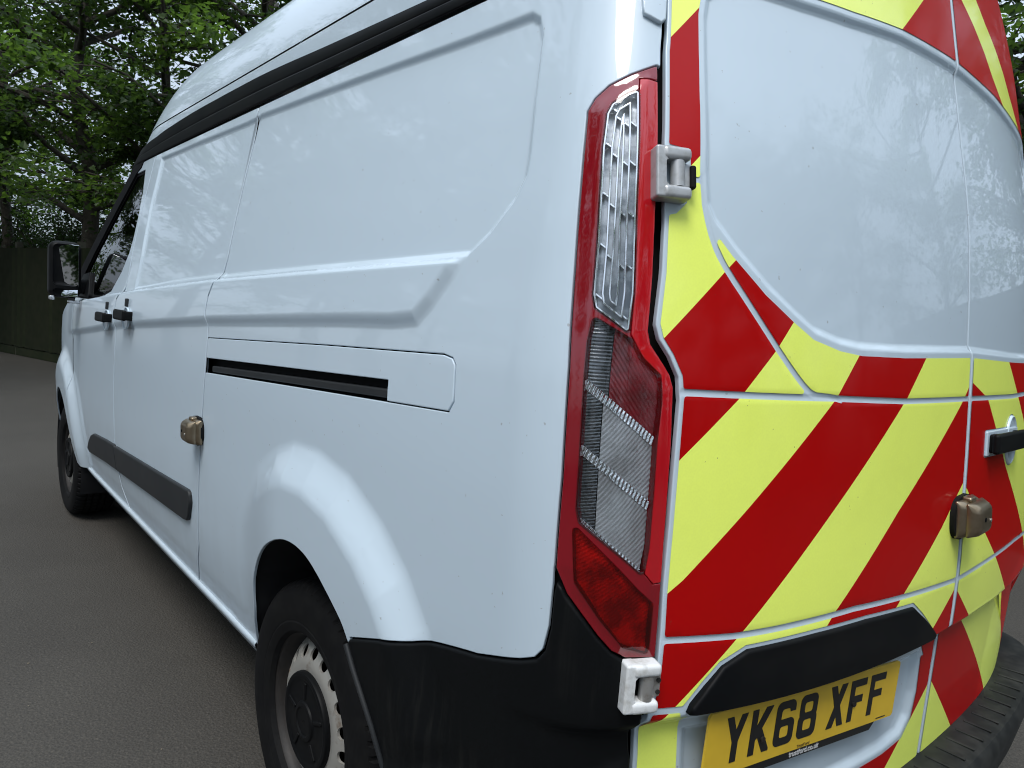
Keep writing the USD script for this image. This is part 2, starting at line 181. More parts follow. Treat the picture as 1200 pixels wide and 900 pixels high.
# outlines of the bodywork, lamps and lettering on the van's surface, in metres (u, z)
T = dict(
 door_l=[(0.101,1.833),(0.1,1.78),(0.101,1.75),(0.095,1.611),(0.083,1.492),(0.079,1.421),(0.08,1.347),(0.072,1.326),(0.052,1.302),(0.035,1.274),(0.03,1.24),(0.032,1.153),(0.035,1.054),(0.04,0.966),(0.041,0.896),(0.043,0.825),(0.052,0.783),(0.053,0.757),(0.038,0.675)],
 centre=[(-0.777,2.055),(-0.765,1.928),(-0.778,1.919),(-0.742,1.918),(-0.767,1.805),(-0.766,1.597),(-0.773,1.462),(-0.757,1.338),(-0.783,1.321),(-0.799,1.243),(-0.786,1.045),(-0.776,0.923),(-0.792,0.862),(-0.874,0.727),(-0.781,0.711),(-0.788,0.633),(-0.801,0.477)],
 tail=[(0.115,1.724),(0.154,1.706),(0.184,1.689),(0.203,1.67),(0.212,1.652),(0.21,1.587),(0.206,1.511),(0.199,1.4),(0.192,1.278),(0.19,1.121),(0.193,0.991),(0.179,0.957),(0.138,0.901),(0.118,0.879),(0.097,0.868),(0.049,0.865),(0.045,0.979),(0.042,1.079),(0.041,1.178),(0.044,1.258),(0.051,1.276),(0.062,1.29),(0.086,1.318),(0.092,1.337),(0.094,1.407),(0.101,1.517)],
 tl_clear=[(0.142,1.681),(0.158,1.674),(0.178,1.659),(0.184,1.644),(0.185,1.593),(0.176,1.45),(0.174,1.383),(0.169,1.363),(0.122,1.33),(0.121,1.387),(0.131,1.514)],
 tl_mid=[(0.169,1.351),(0.122,1.325),(0.097,1.298),(0.068,1.275),(0.065,1.239),(0.069,1.184),(0.069,1.116),(0.072,1.03),(0.079,0.991),(0.166,1.064),(0.17,1.082),(0.17,1.148),(0.171,1.257),(0.172,1.317)],
 tl_div=[[(0.171,1.257),(0.066,1.178)],[(0.168,1.163),(0.07,1.087)],[(0.167,1.061),(0.072,0.983)],[(0.169,1.358),(0.118,1.328)]],
 tl_red=[(0.174,1.06),(0.084,0.968),(0.059,0.947),(0.063,0.872),(0.103,0.886),(0.136,0.926),(0.169,0.977)],
 clad=[(0.705,0.656),(0.581,0.701),(0.473,0.738),(0.301,0.803),(0.233,0.835),(0.213,0.847),(0.203,0.864),(0.197,0.901),(0.194,0.965),(0.193,0.985)],
 arch=[(1.298,0.392),(1.274,0.46),(1.2496,0.5168),(1.2337,0.5832),(1.2008,0.6465),(1.143,0.708),(1.072,0.757),(0.9907,0.7935),(0.912,0.8085),(0.825,0.799),(0.7393,0.7613),(0.6773,0.7259),(0.6443,0.698),(0.5923,0.6414),(0.546,0.5859)],
 cres=[(1.495,0.594),(1.437,0.713),(1.352,0.82),(1.231,0.927),(1.095,0.997),(0.996,1.027),(0.86,1.031),(0.719,1.006),(0.576,0.942),(0.48,0.873),(0.405,0.79)],
 cres_in=[(1.289,0.729),(1.17,0.873),(1.065,0.935),(0.966,0.95),(0.81,0.909),(0.689,0.832),(0.597,0.705)],
 recess_r=[(1.597,1.397),(1.606,1.891),(1.171,1.879),(0.834,1.868),(0.58,1.858),(0.416,1.854),(0.371,1.853),(0.344,1.837),(0.326,1.801),(0.318,1.741),(0.31,1.669),(0.302,1.599),(0.301,1.565),(0.316,1.526),(0.357,1.474),(0.403,1.437),(0.677,1.428),(1.075,1.416)],
 recess_d=[(2.693,1.896),(2.126,1.892),(1.651,1.885),(1.655,1.645),(1.644,1.4),(2.136,1.377),(2.642,1.345),(2.637,1.483),(2.68,1.695)],
 ridge=[(3.842,1.271),(2.668,1.341),(1.686,1.392),(1.074,1.414),(0.409,1.435),(0.423,1.404),(0.47,1.348),(0.514,1.311),(0.808,1.294),(1.659,1.25),(2.819,1.175),(3.755,1.086)],
 rail=[(1.658,1.217),(0.877,1.253),(0.423,1.271),(0.398,1.267),(0.389,1.257),(0.384,1.197),(0.394,1.179),(0.418,1.178),(0.857,1.156),(1.642,1.116)],
 slot=[(1.635,1.157),(0.595,1.209),(0.593,1.167),(1.634,1.116)],
 sd_rear=[(1.634,1.916),(1.629,1.871),(1.62,1.438),(1.644,1.4),(1.675,1.33),(1.667,1.25),(1.663,1.206),(1.664,1.103),(1.671,1.024),(1.69,0.889),(1.706,0.778),(1.744,0.546),(1.846,0.393)],
 gutter=[(0.549,1.922),(0.971,1.923),(1.637,1.922),(2.142,1.915),(2.834,1.917),(3.076,1.921)],
 striptop=[(0.724,1.973),(1.127,1.989),(1.709,2.017),(2.208,2.018),(2.638,2.008),(3.021,1.984)],
 crease=[(0.982,2.049),(1.144,2.028),(1.725,2.045),(2.878,2.046)],
 fd=[(2.793,1.872),(2.807,1.668),(2.769,1.414),(2.773,1.342),(2.883,1.296),(2.873,1.139),(2.903,0.933),(2.914,0.743),(2.927,0.549),(2.931,0.429),(2.906,0.355),(2.841,0.285)],
 lock=[(1.734,0.935),(1.842,0.957),(1.624,0.901)],
 handles=[(3.126,1.224),(2.75,1.247),(3.281,1.233),(2.963,1.212),(2.931,1.262),(2.584,1.233),(3.04,1.185),(2.748,1.197)],
 mould=[(3.549,0.551),(3.495,0.601),(3.395,0.631),(3.129,0.652),(2.898,0.655),(2.252,0.688),(1.818,0.705),(1.812,0.67),(1.841,0.614),(1.903,0.594),(2.28,0.576),(2.913,0.544),(3.565,0.504),(3.603,0.515)],
 mould_gap=[(2.897,0.659),(2.87,0.561),(2.852,0.487),(2.731,0.409)],
 sill=[(3.624,0.368),(2.808,0.377),(2.2,0.4),(1.691,0.388),(1.325,0.385)],
 win=[(2.94,1.87),(2.846,1.708),(2.833,1.542),(2.918,1.425),(3.058,1.33),(3.47,1.285)],
 wintop=[(-0.184,1.894),(-0.331,1.9),(-0.51,1.914),(-0.742,1.92),(-1.067,1.946)],
 winbot=[(0.037,1.845),(0.031,1.707),(0.023,1.577),(0.015,1.527),(0,1.503),(-0.045,1.463),(-0.115,1.411),(-0.18,1.373),(-0.227,1.349),(-0.293,1.334),(-0.353,1.328),(-0.491,1.328),(-0.762,1.335),(-1.256,1.345)],
 bead=[(0.024,1.57),(0.018,1.526),(-0.011,1.46),(-0.065,1.401),(-0.133,1.334),(-0.205,1.27),(-0.252,1.252)],
 seam_lo=[(0.038,0.889),(-0.092,0.882),(-0.172,0.882),(-0.377,0.885),(-0.772,0.866)],
 seam_up=[(0.026,1.252),(-0.133,1.25),(-0.28,1.248),(-0.501,1.242),(-0.789,1.243)],
 seam_h=[(0.038,0.787),(-0.015,0.784),(-0.785,0.747),(-0.873,0.729)],
 grab=[(-0.021,0.77),(-0.052,0.804),(-0.081,0.832),(-0.13,0.851),(-0.287,0.853),(-0.436,0.852),(-0.612,0.842),(-0.657,0.814),(-0.785,0.747),(-0.744,0.73),(-0.623,0.736),(-0.588,0.733),(-0.259,0.767),(-0.082,0.744)],
 platerec=[(-0.029,0.748),(-0.037,0.662),(-0.46,0.55),(-0.621,0.556),(-0.69,0.558),(-0.72,0.577),(-0.722,0.633),(-0.715,0.727)],
 plate=[(-0.083,0.741),(-0.6,0.729),(-0.617,0.61),(-0.087,0.63)],
 slam_r=[(-0.697,1.02),(-0.985,0.975),(-0.802,1.035),(-0.768,0.963),(-0.833,1.002)],
 rhandle=[(-0.94,1.164),(-0.969,1.177),(-0.955,1.121),(-1.392,1.076),(-1.106,1.083),(-1.171,1.19)],
 hinge_u=[(0.103,1.59),(0.042,1.613),(0.099,1.522),(0.049,1.523)],
 hinge_l=[(0.088,0.865),(0.044,0.856),(0.089,0.783),(0.042,0.768),(0.033,0.83)],
 topcover=[(0.146,1.826),(0.143,1.799),(0.112,1.787),(0.104,1.798),(0.102,1.833)],
 L1=[(0.095,1.772),(0.037,1.838)],
 L1b=[(0.09,1.534),(0.039,1.591),(0.027,1.605)],
 L2=[(0.069,1.324),(0.038,1.358),(-0.026,1.429),(-0.056,1.46)],
 L3=[(0.026,1.153),(-0.077,1.247),(-0.143,1.321),(-0.18,1.373)],
 L4=[(0.036,0.957),(0.008,0.977),(-0.101,1.074),(-0.291,1.248),(-0.349,1.324)],
 L5=[(-0.006,0.794),(-0.112,0.89),(-0.299,1.06),(-0.51,1.249),(-0.577,1.325)],
 L6=[(-0.292,0.853),(-0.323,0.888),(-0.502,1.042),(-0.757,1.239),(-0.798,1.278)],
 L7=[(-0.509,0.851),(-0.55,0.887),(-0.69,0.991),(-0.753,1.045)],
 L8=[(-0.699,0.795),(-0.787,0.849)],
 L9=[(-0.737,0.591),(-0.788,0.633)],
 L10=[(-0.608,0.501),(-0.631,0.534)],
 L3b=[(0.051,0.772),(-0.006,0.794)],
 T1=[(-0.627,2.012),(-0.512,1.924)],
 T2=[(-0.873,2.084),(-0.949,2.049),(-1.023,2.006),(-1.074,1.967)],
 T3=[(-1.159,2.167),(-1.303,2.139)],
 M6=[(-0.798,1.278),(-0.905,1.241),(-0.984,1.163),(-1.07,1.079),(-1.221,0.953)],
 M7=[(-0.796,1.067),(-0.942,0.947),(-1.056,0.866)],
 M8=[(-0.797,0.847),(-0.985,0.734),(-1.355,0.416)],
 M9=[(-0.814,0.625),(-0.996,0.468)],
 M5=[(-1.033,1.334),(-1.206,1.252)],
)

# ------------------------------------------------------------------ the van's outer surface: (u, z) -> point. u runs along the near side (u = metres
# forward of the rear), continues round the rear corner and across the rear doors by arc length; z is height
BA, BC, BR, RF, W0 = .12, .08, .065, .13, .97
P_Z = PC([.2,.5,.70,.742,.768,.85,1.05,1.243,1.45,1.6,1.8,1.95,2.1,2.4],[-.053,-.060,-.065,-.066,-.089,-.090,-.082,-.071,-.055,-.037,.003,.035,.066,.14])
W_Z = PC([.2,.3,.38,.5,.65,.85,1.05,1.25,1.44,1.65,1.88,1.95,2.03,2.10,2.2,2.28,2.34,2.40],[.87,.90,.916,.944,.962,.971,.974,.967,.943,.905,.858,.846,.840,.825,.785,.73,.65,.45])
FX = PC([-9,3.5,3.9,4.2,4.5,4.8,5.05,5.25,6.5],[0,0,.006,.016,.036,.09,.18,.33,1.6])
def _plan():
    def quarter_curve(a_, b_):          # half the plan outline: centreline -> rear corner -> flank
        h = lambda y: a_*y*y+b_*y**4
        dh = lambda y: 2*a_*y+4*b_*y**3
        y0 = W0-RF
        for _ in range(80):
            q = np.sqrt(1+dh(y0)**2); y0 = (W0-RF)+dh(y0)*RF/q
        q = np.sqrt(1+dh(y0)**2); cx = h(y0)+RF/q; cy = W0-RF
        a = np.linspace(np.pi/2, np.arctan2(y0-cy, h(y0)-cx), 60); y = np.linspace(y0, 0, 300)[1:]
        return np.r_[np.c_[cx+RF*np.cos(a), cy+RF*np.sin(a)], np.c_[h(y), y]], cx
    L, cx = quarter_curve(BA, BC); R, _ = quarter_curve(BR, BC)
    pts = np.r_[L, R[::-1][1:]*[1, -1]]
    return cx-np.r_[0, np.cumsum(np.linalg.norm(np.diff(pts, axis=0), axis=1))], pts, cx
U_, PL_, XT = _plan()
UC = float(U_[np.argmin(abs(PL_[:, 1]))]); UE = float(U_.min())
_o = np.argsort(U_); GX = CubicSpline(U_[_o], PL_[_o, 0]); GY = CubicSpline(U_[_o], PL_[_o, 1])
def sst(a, b, x):
    t = np.clip((x-a)/(b-a), 0, 1); return t*t*(3-2*t)
def base(u, z):
    u, z = np.broadcast_arrays(np.asarray(u, float), np.asarray(z, float))
    side, far, uc = u >= XT, u <= UE, np.clip(u, UE, XT)
    gx = np.where(side, u, np.where(far, GX(UE)+(UE-u), GX(uc))); gy = np.where(side, W0, np.where(far, -W0, GY(uc)))
    x = gx+P_Z(z)*(1-sst(.12, .42, gx))
    y = gy*W_Z(z)/W0
    y = y-np.sign(y)*FX(np.where(side, u+1.1*np.maximum(0, z-1.2), np.where(far, gx+1.1*np.maximum(0, z-1.2), 0)))
    return np.stack([x, y, z], -1)
def base_n(u, z, e=1e-3):
    n = np.cross(base(u, z+e)-base(u, z-e), base(u+e, z)-base(u-e, z)); return n/np.linalg.norm(n, axis=-1, keepdims=True)
XR = float(GX(UE))
def far_poly(p):        # the same outline on the far flank
    def f(u, z): return np.where(np.asarray(u) >= XT, UE-(np.asarray(u)-XR), UE+(XT-np.asarray(u))), z
    return shapely.ops.transform(f, shapely.segmentize(p, .02)).buffer(0)
def mirror_u(pts): return [(2*UC-u, z) for u, z in pts]

WINDOW = [(-.10,1.894)] + T['wintop'][:4] + [(UC-.05,1.921), (UC-.05,1.336)] + T['winbot'][-2:3:-1] + [(.015,1.527),(.023,1.577),(.031,1.707),(.036,1.82),(.03,1.86),(.0,1.885),(-.04,1.893)]
WINDOW = [p for i, p in enumerate(WINDOW) if not (p[0] < -.6 and p[1] < 1.4 and p[0] > UC-.05 and p[0] < -.7)]
P_WIN = Polygon(WINDOW).buffer(0)
_a = np.array([(1.308,.30)]+T['arch']+[(.49,.46),(.46,.34)]); ARCH = [(1.308,.20)]+[tuple(p) for p in CubicSpline(np.arange(len(_a)), _a)(np.linspace(0, len(_a)-1, 90))]+[(.45,.20)]
P_ARCH = Polygon(ARCH)
P_CRES = Polygon([(1.56,.20),(1.53,.45)]+T['cres']+[(.33,.62),(.30,.20)]); L_CRES = LineString([(1.56,.20),(1.53,.45)]+T['cres']+[(.33,.62),(.30,.20)])
P_RR = Polygon(T['recess_r']).union(Polygon(T['recess_d'])).union(Polygon([(1.55,1.890),(1.70,1.8865),(1.70,1.398),(1.55,1.400)])).buffer(.004).buffer(-.004)
RIDGE_LOW = [(.405,1.437),(.423,1.404),(.47,1.348),(.514,1.311),(.60,1.302),(.808,1.294),(1.659,1.25),(2.819,1.175),(3.755,1.09),(4.3,1.05)]
RIDGE_TOP = [(4.3,1.24),(3.842,1.271),(2.668,1.341),(1.686,1.392),(1.074,1.414)]
P_RIDGE = Polygon(RIDGE_LOW+RIDGE_TOP); L_RLOW = LineString(RIDGE_LOW); L_RTOP = LineString(RIDGE_TOP+[(.405,1.437)])
P_REC = Polygon([(-.03,.735),(-.037,.60),(-.06,.552),(-.11,.540),(-.60,.540),(-.68,.548),(-.712,.580),(-.722,.633),(-.715,.727)])
SEAM_UP = LineString([(.09,1.254)]+T['seam_up'][:4]+[(UC,1.243)]); SEAM_LO = LineString([(.06,.889)]+T['seam_lo'][:4]+[(UC,.868)])
BEAD = LineString(T['bead']); SEAM_H = LineString([(.06,.778),(UC,.756)])
BEAD = LineString(CubicSpline(np.arange(8), np.array(T['bead'][:6]+[(-.245,1.2515),(-.30,1.2458)]))(np.linspace(0, 7, 48)))
SEAMS = [SEAM_UP, SEAM_LO, BEAD]; SEAMS += [LineString(mirror_u(s.coords)) for s in SEAMS]
def near(g, u, z, r):
    x0, y0, x1, y1 = g.bounds; return (u > x0-r) & (u < x1+r) & (z > y0-r) & (z < y1+r)
def inside_dist(poly, u, z, edge=None, r=.002):
    """distance inside the polygon from its edge (or from the given line), 0 outside"""
    out = np.zeros(u.shape); k = near(poly, u, z, 0)
    if k.any():
        p = shapely.points(u[k], z[k]); c = shapely.contains(poly, p); d = np.zeros(len(p)); d[c] = shapely.distance(p[c], edge if edge is not None else poly.exterior); out[k] = d
    return out
for g in (P_WIN, P_ARCH, P_CRES, P_RR, P_RIDGE, P_REC): shapely.prepare(g)
P_WINM = Polygon(mirror_u(WINDOW)).buffer(0)
def relief(u, z):
    u, z = np.broadcast_arrays(np.asarray(u, float), np.asarray(z, float)); sh = u.shape; u, z = u.ravel(), z.ravel(); D = np.zeros(u.shape)
    s = u > .25
    if s.any():
        us, zs = u[s], z[s]; d = np.zeros(us.shape)
        d -= .0085*sst(0, .016, inside_dist(P_RR, us, zs))
        d += .0125*sst(0, .034, inside_dist(P_RIDGE, us, zs, L_RLOW))*sst(-.004, .012, inside_dist(P_RIDGE, us, zs, L_RTOP))*(1-sst(3.8, 4.2, us))
        dc = inside_dist(P_CRES, us, zs, L_CRES); d += .040*sst(0, .112, dc)*(1-.96*sst(.98, 1.36, us))
        rr = np.hypot(us-4.28, (zs-.36)*.95); d += .034*sst(0, .13, .62-rr)
        D[s] += d
    r = u < .12
    if r.any():
        ur, zr = u[r], z[r]; d = np.zeros(ur.shape)
        d -= .009*sst(0, .015, np.maximum(inside_dist(P_WIN, ur, zr), inside_dist(P_WINM, ur, zr)))
        d -= .012*sst(0, .018, inside_dist(P_REC, ur, zr))
        for L in SEAMS:
            k = near(L, ur, zr, .01)
            if k.any():
                q = shapely.distance(shapely.points(ur[k], zr[k]), L); d[k] -= .0009*(1-sst(.0015, .006, q))
        D[r] += d
    return D.reshape(sh)
def surf(u, z, off=0.0, rel=relief):
    return base(u, z)+base_n(u, z)*((rel(u, z) if rel else 0)+off)[..., None] if rel or np.ndim(off) else base(u, z)+base_n(u, z)*off
def surf_n(u, z, rel=relief, e=.0016):
    n = np.cross(surf(u, z+e, 0., rel)-surf(u, z-e, 0., rel), surf(u+e, z, 0., rel)-surf(u-e, z, 0., rel)); return n/np.linalg.norm(n, axis=-1, keepdims=True)
def polys(g): return [p for p in (g.geoms if hasattr(g, 'geoms') else [g]) if p.geom_type == 'Polygon' and p.area > 2e-6]
def panel(poly, h=.012, off=0.0, rel=relief, rnd=.003, lip=.014, refine=(), hb=None, off2=None):
    """A sheet of bodywork: the polygon (u, z) laid on the surface, with rounded, turned-in edges. refine: lines along which the grid is denser."""
    Vs, Fs, Ns, nv = [], [], [], 0
    for P in polys(poly):
        if rnd: P0 = P.buffer(-rnd)
        else: P0 = P
        for p in polys(P0):
            p = shapely.segmentize(p.simplify(.0004), hb or h*.7)
            rings = [np.array(r.coords)[:-1] for r in (p.exterior, *p.interiors)]
            x0, y0, x1, y1 = p.bounds
            gx = np.arange(x0, x1, h); gy = np.arange(y0, y1, h*.87)
            X, Y = np.meshgrid(gx, gy); X = X+(np.arange(len(gy)) % 2)[:, None]*h*.5
            G = np.c_[X.ravel(), Y.ravel()]
            core = p.buffer(-h*.38); shapely.prepare(core); shapely.prepare(p)
            G = G[shapely.contains_xy(core, G[:, 0], G[:, 1])] if not core.is_empty else np.zeros((0, 2))
            extra = []
            for line, offs, step in refine:
                for g in getattr(line, 'geoms', [line]):
                    if not near(g, np.array([x0, x1, (x0+x1)/2]), np.array([y0, y1, (y0+y1)/2]), max(x1-x0, y1-y0)+.1).any(): continue
                    L = np.array(shapely.segmentize(g, step).coords); t = np.gradient(L, axis=0); t /= np.maximum(np.linalg.norm(t, axis=1, keepdims=True), 1e-9); nn = np.c_[-t[:, 1], t[:, 0]]
                    for o in offs: extra.append(L+nn*o)
            if extra:
                E = np.concatenate(extra); E = E[shapely.contains_xy(p.buffer(-.0015), E[:, 0], E[:, 1])]
                if len(E):
                    if len(G):
                        G = G[cKDTree(E).query(G)[0] > min(.005, h*.45)]
                    G = np.r_[G, E]
            R = np.concatenate(rings); pts = np.r_[R, G]
            pts[len(R):] += np.random.default_rng(3).uniform(-1, 1, (len(pts)-len(R), 2))*1e-5
            tri = Delaunay(pts).simplices; c = pts[tri].mean(1); tri = tri[shapely.contains_xy(p, c[:, 0], c[:, 1])]
            V = surf(pts[:, 0], pts[:, 1], off, rel); N = surf_n(pts[:, 0], pts[:, 1], rel)
            fn = np.cross(V[tri[:, 1]]-V[tri[:, 0]], V[tri[:, 2]]-V[tri[:, 0]]); fl = (fn*N[tri[:, 0]]).sum(1) < 0; tri[fl] = tri[fl][:, ::-1]
            Vs.append(V); Ns.append(N); Fs.append(tri+nv); nv += len(V)
            if lip:
                i0 = 0
                for r in rings:
                    n = len(r); v = V[i0:i0+n]; nr = N[i0:i0+n]; i0 += n
                    t = np.roll(v, -1, 0)-np.roll(v, 1, 0); t /= np.maximum(np.linalg.norm(t, axis=1, keepdims=True), 1e-9); b = np.cross(t, nr)
                    # outward side: away from the polygon
                    q = r+np.c_[-(np.roll(r, -1, 0)-np.roll(r, 1, 0))[:, 1], (np.roll(r, -1, 0)-np.roll(r, 1, 0))[:, 0]]*.05
                    ccw = np.sum(r[:, 0]*np.roll(r[:, 1], -1)-np.roll(r[:, 0], -1)*r[:, 1]) > 0
                    hole = i0 > n
                    tt = np.c_[np.roll(r, -1, 0)-np.roll(r, 1, 0)]; out2 = np.c_[tt[:, 1], -tt[:, 0]]*(1 if ccw else -1)*(-1 if hole else 1)
                    e = 1e-4; out3 = surf(r[:, 0]+out2[:, 0]*e, r[:, 1]+out2[:, 1]*e, off, None)-surf(r[:, 0], r[:, 1], off, None)
                    b *= np.sign((b*out3).sum(1, keepdims=True))
                    rows, nrm = [], []
                    for a in (0, 30, 60, 90):
                        a = math.radians(a); rows.append(v+b*rnd*math.sin(a)-nr*rnd*(1-math.cos(a))); nrm.append(nr*math.cos(a)+b*math.sin(a))
                    rows.append(rows[-1]-nr*lip); nrm.append(nrm[-1])
                    RV, RN = np.concatenate(rows), np.concatenate(nrm); fs = []
                    for k in range(len(rows)-1):
                        a = np.arange(n); c1 = np.roll(a, -1)
                        fs += [np.c_[k*n+a, k*n+c1, (k+1)*n+c1], np.c_[k*n+a, (k+1)*n+c1, (k+1)*n+a]]
                    f = np.concatenate(fs); fn = np.cross(RV[f[:, 1]]-RV[f[:, 0]], RV[f[:, 2]]-RV[f[:, 0]]); fl = (fn*RN[f].mean(1)).sum(1) < 0; f[fl] = f[fl][:, ::-1]
                    Vs.append(RV); Ns.append(RN); Fs.append(f+nv); nv += len(RV)
    return np.concatenate(Vs), np.concatenate(Fs), np.concatenate(Ns)
def sheet(name, poly, mt, parent, label=None, mirror=False, **kw):
    if mirror: poly, kw = far_poly(poly), {**kw, 'rel': None, 'refine': ()}
    V, F, N = panel(poly, **kw)
    return put(name, V, F, mt, parent, N, label)
def frame_at(u, z, off=0.0):
    """4x4: origin on the surface, x to the viewer's right along the surface (decreasing u), y up, z outward"""
    o = surf(np.array([u]), np.array([z]), off)[0]; n = base_n(np.array([u]), np.array([z]))[0]
    r = base(np.array([u-.002]), np.array([z]))[0]-base(np.array([u+.002]), np.array([z]))[0]; r /= np.linalg.norm(r); up = np.cross(n, r); up /= np.linalg.norm(up); r = np.cross(up, n)
    Tm = np.eye(4); Tm[:3, 0], Tm[:3, 1], Tm[:3, 2], Tm[:3, 3] = r, up, n, o; return Tm
def rbox(sx, sy, sz, r=.004, c=(0, 0, 0), seg=12):
    """box with rounded edges as a manifold"""
    s = manifold3d.Manifold.sphere(r, seg); q = []
    for i in (-1, 1):
        for j in (-1, 1):
            for k in (-1, 1): q.append(s.translate([i*(sx/2-r), j*(sy/2-r), k*(sz/2-r)]))
    return manifold3d.Manifold.batch_hull(q).translate(list(map(float, c)))
def cyl(r, h, c=(0, 0, 0), axis='z', seg=28):
    m = manifold3d.Manifold.cylinder(h, r, r, seg, True)
    if axis == 'y': m = m.rotate([90, 0, 0])
    if axis == 'x': m = m.rotate([0, 90, 0])
    return m.translate(list(map(float, c)))
def tm(man, T4=None):
    v, f, _ = meshkit.arrays(man); t = trimesh.Trimesh(v, f, process=True)
    if T4 is not None: t.apply_transform(T4)
    return t

# ------------------------------------------------------------------ the van
van = thing('panel_van', 'white high roof panel van with yellow and red chevrons on its rear doors', 'van')
GAP = .0042
SD_REAR = [(1.634,1.913)]+T['sd_rear'][1:]+[(1.86,.37)]
SD_REAR = [(1.632,1.95),(1.63,1.871),(1.62,1.46),(1.632,1.405),(1.668,1.34),(1.672,1.30),(1.663,1.206),(1.664,1.103),(1.671,1.024),(1.69,.889),(1.706,.778),(1.744,.546),(1.80,.44),(1.86,.36)]
FD = [(2.80,1.95),(2.80,1.66),(2.782,1.42),(2.79,1.35),(2.868,1.30),(2.882,1.25),(2.884,1.1),(2.90,.93),(2.902,.66),(2.874,.56),(2.852,.487),(2.80,.41),(2.74,.36)]
L_SD, L_FD = LineString(SD_REAR), LineString(FD)
ZT, ZB = 1.914, .392
P_TAIL = Polygon(T['tail']); DOOR_EDGE = [(.101,2.27)]+[(u, z) for u, z in T['door_l'] if z > .775]+[(.053,.757),(.050,.70),(.047,.462)]
def outline_above(line, far): return Polygon(list(line)+far)
side_all = Polygon([(5.02,ZB),(5.02,1.0),(4.7,1.11),(4.22,1.262),(3.16,1.915),(3.16,ZT),(.45,ZT),(.45,1.955),(.108,1.955)]+[(u+.009, z) for u, z in DOOR_EDGE[1:-2] if z > .78]+[(.06,ZB)]).buffer(0)
P_RAIL, P_SLOT = Polygon(T['rail']), Polygon([(1.70,1.155)]+T['slot'][1:3]+[(1.70,1.112)])
P_RAIL = Polygon([(1.70,1.2145)]+T['rail'][1:9]+[(1.70,1.1125)])
clad_poly = Polygon([(.626,.6995),(.5105,.7414),(.441,.7580),(.301,.8026),(.233,.835),(.213,.847),(.203,.864),(.197,.901),(.194,.965),(.1935,.99),(.179,.954),(.138,.898),(.118,.876),(.097,.864),(.061,.861),(.062,.80),(.064,.757),(.060,.70),(.058,.30),(.43,.30),(.465,.44),(.546,.5859),(.5923,.6414)])
cut_sd = L_SD.buffer(GAP); cut_fd = L_FD.buffer(GAP).union(LineString([(2.902,.66),(2.874,.56),(2.852,.487),(2.80,.41),(2.74,.36)]).buffer(.010))
behind_sd = Polygon(SD_REAR+[(-.5,.36),(-.5,1.95)]); ahead_fd = Polygon(FD+[(6,.36),(6,1.95)])
quarter = side_all.intersection(behind_sd).difference(cut_sd).difference(P_ARCH).difference(P_TAIL.buffer(.0025)).difference(clad_poly.buffer(.0025)).difference(P_RAIL.buffer(.0022))
lower_cut = Polygon([(.43,.30),(.465,.44),(.546,.5859),(.5923,.6414),(.626,.6995),(.75,.5),(.75,.2),(.0,.2),(.0,.3)])
quarter = quarter.difference(lower_cut).difference(Polygon([(.02,.2),(.7,.2),(.6,.60),(.2,.78),(.02,.84)])).difference(Polygon([(.12,1.712),(.09,1.712),(-.1,1.7),(-.1,.7),(.10,.86),(.08,1.0),(.08,1.2),(.125,1.4)]))
quarter = max(polys(quarter), key=lambda p: p.area)
slide = side_all.difference(behind_sd).difference(ahead_fd).difference(cut_sd).difference(cut_fd)
slide = max(polys(slide), key=lambda p: p.area)
DOOR_F = [(4.02,.36),(4.0,.60),(3.93,.85),(3.93,1.10),(3.96,1.40)]
front_all = side_all.intersection(ahead_fd).difference(cut_fd)
WIN = Polygon([(2.935,1.868),(2.868,1.76),(2.842,1.66),(2.836,1.56),(2.852,1.50),(2.918,1.425),(3.058,1.335),(3.25,1.305),(3.47,1.29),(3.98,1.288),(3.10,1.868)])
wing_side = Polygon(DOOR_F+[(6,1.40),(6,.36)])
P_FARCH = Point(4.28,.36).buffer(.395, 48).union(sbox(3.885,.0,4.675,.36))
front_door = max(polys(front_all.difference(wing_side.buffer(GAP)).difference(WIN.buffer(.003)).difference(P_FARCH)), key=lambda p: p.area)
front_wing = max(polys(front_all.intersection(wing_side).difference(P_FARCH)), key=lambda p: p.area)
OFF = (-.022,-.017,-.0125,-.008,-.004,0,.004,.008)
ref_side = [(L_CRES, tuple(k*.0095*sg for k in range(0, 14) for sg in (1, -1)), .012), (P_RR.exterior, (-.019,-.015,-.011,-.0075,-.004,0,.004,.008,.012,.016,.019), .007),
            (L_RLOW, (-.036,-.03,-.024,-.018,-.012,-.006,0,.004,.006,.012,.018,.024,.03,.036), .01), (L_RTOP, (-.012,-.008,-.004,0,.004,.008,.012), .01)]
qp = sheet('quarter_panel', quarter, 'white_paint', van, h=.011, refine=ref_side, rnd=.002, lip=.005)
sdr = sheet('sliding_door', slide, 'white_paint', van, h=.014, refine=ref_side, rnd=.002, lip=.008, label='white sliding door with pressed window panel')
fdr = sheet('front_door', front_door, 'white_paint', van, h=.018, refine=ref_side[2:], rnd=.002, lip=.008, label='white front door with glazed window')
sheet('front_wing', front_wing, 'white_paint', van, h=.02, rnd=.002, lip=.005)
sheet('window_glass', WIN.buffer(.004), 'window_glass', fdr, h=.06, off=-.007, rnd=0, lip=0)
sheet('window_seal', WIN.buffer(.004).difference(WIN.buffer(-.012)), 'seal', fdr, h=.03, off=-.005, rnd=0, lip=0)
APIL = Polygon([(4.26,1.262),(3.185,1.918),(3.00,1.918),(3.02,1.890),(3.10,1.868),(3.97,1.288),(3.98,1.262)])
sheet('pillar_trim', APIL, 'seal', van, h=.04, off=.0035, rnd=.002)
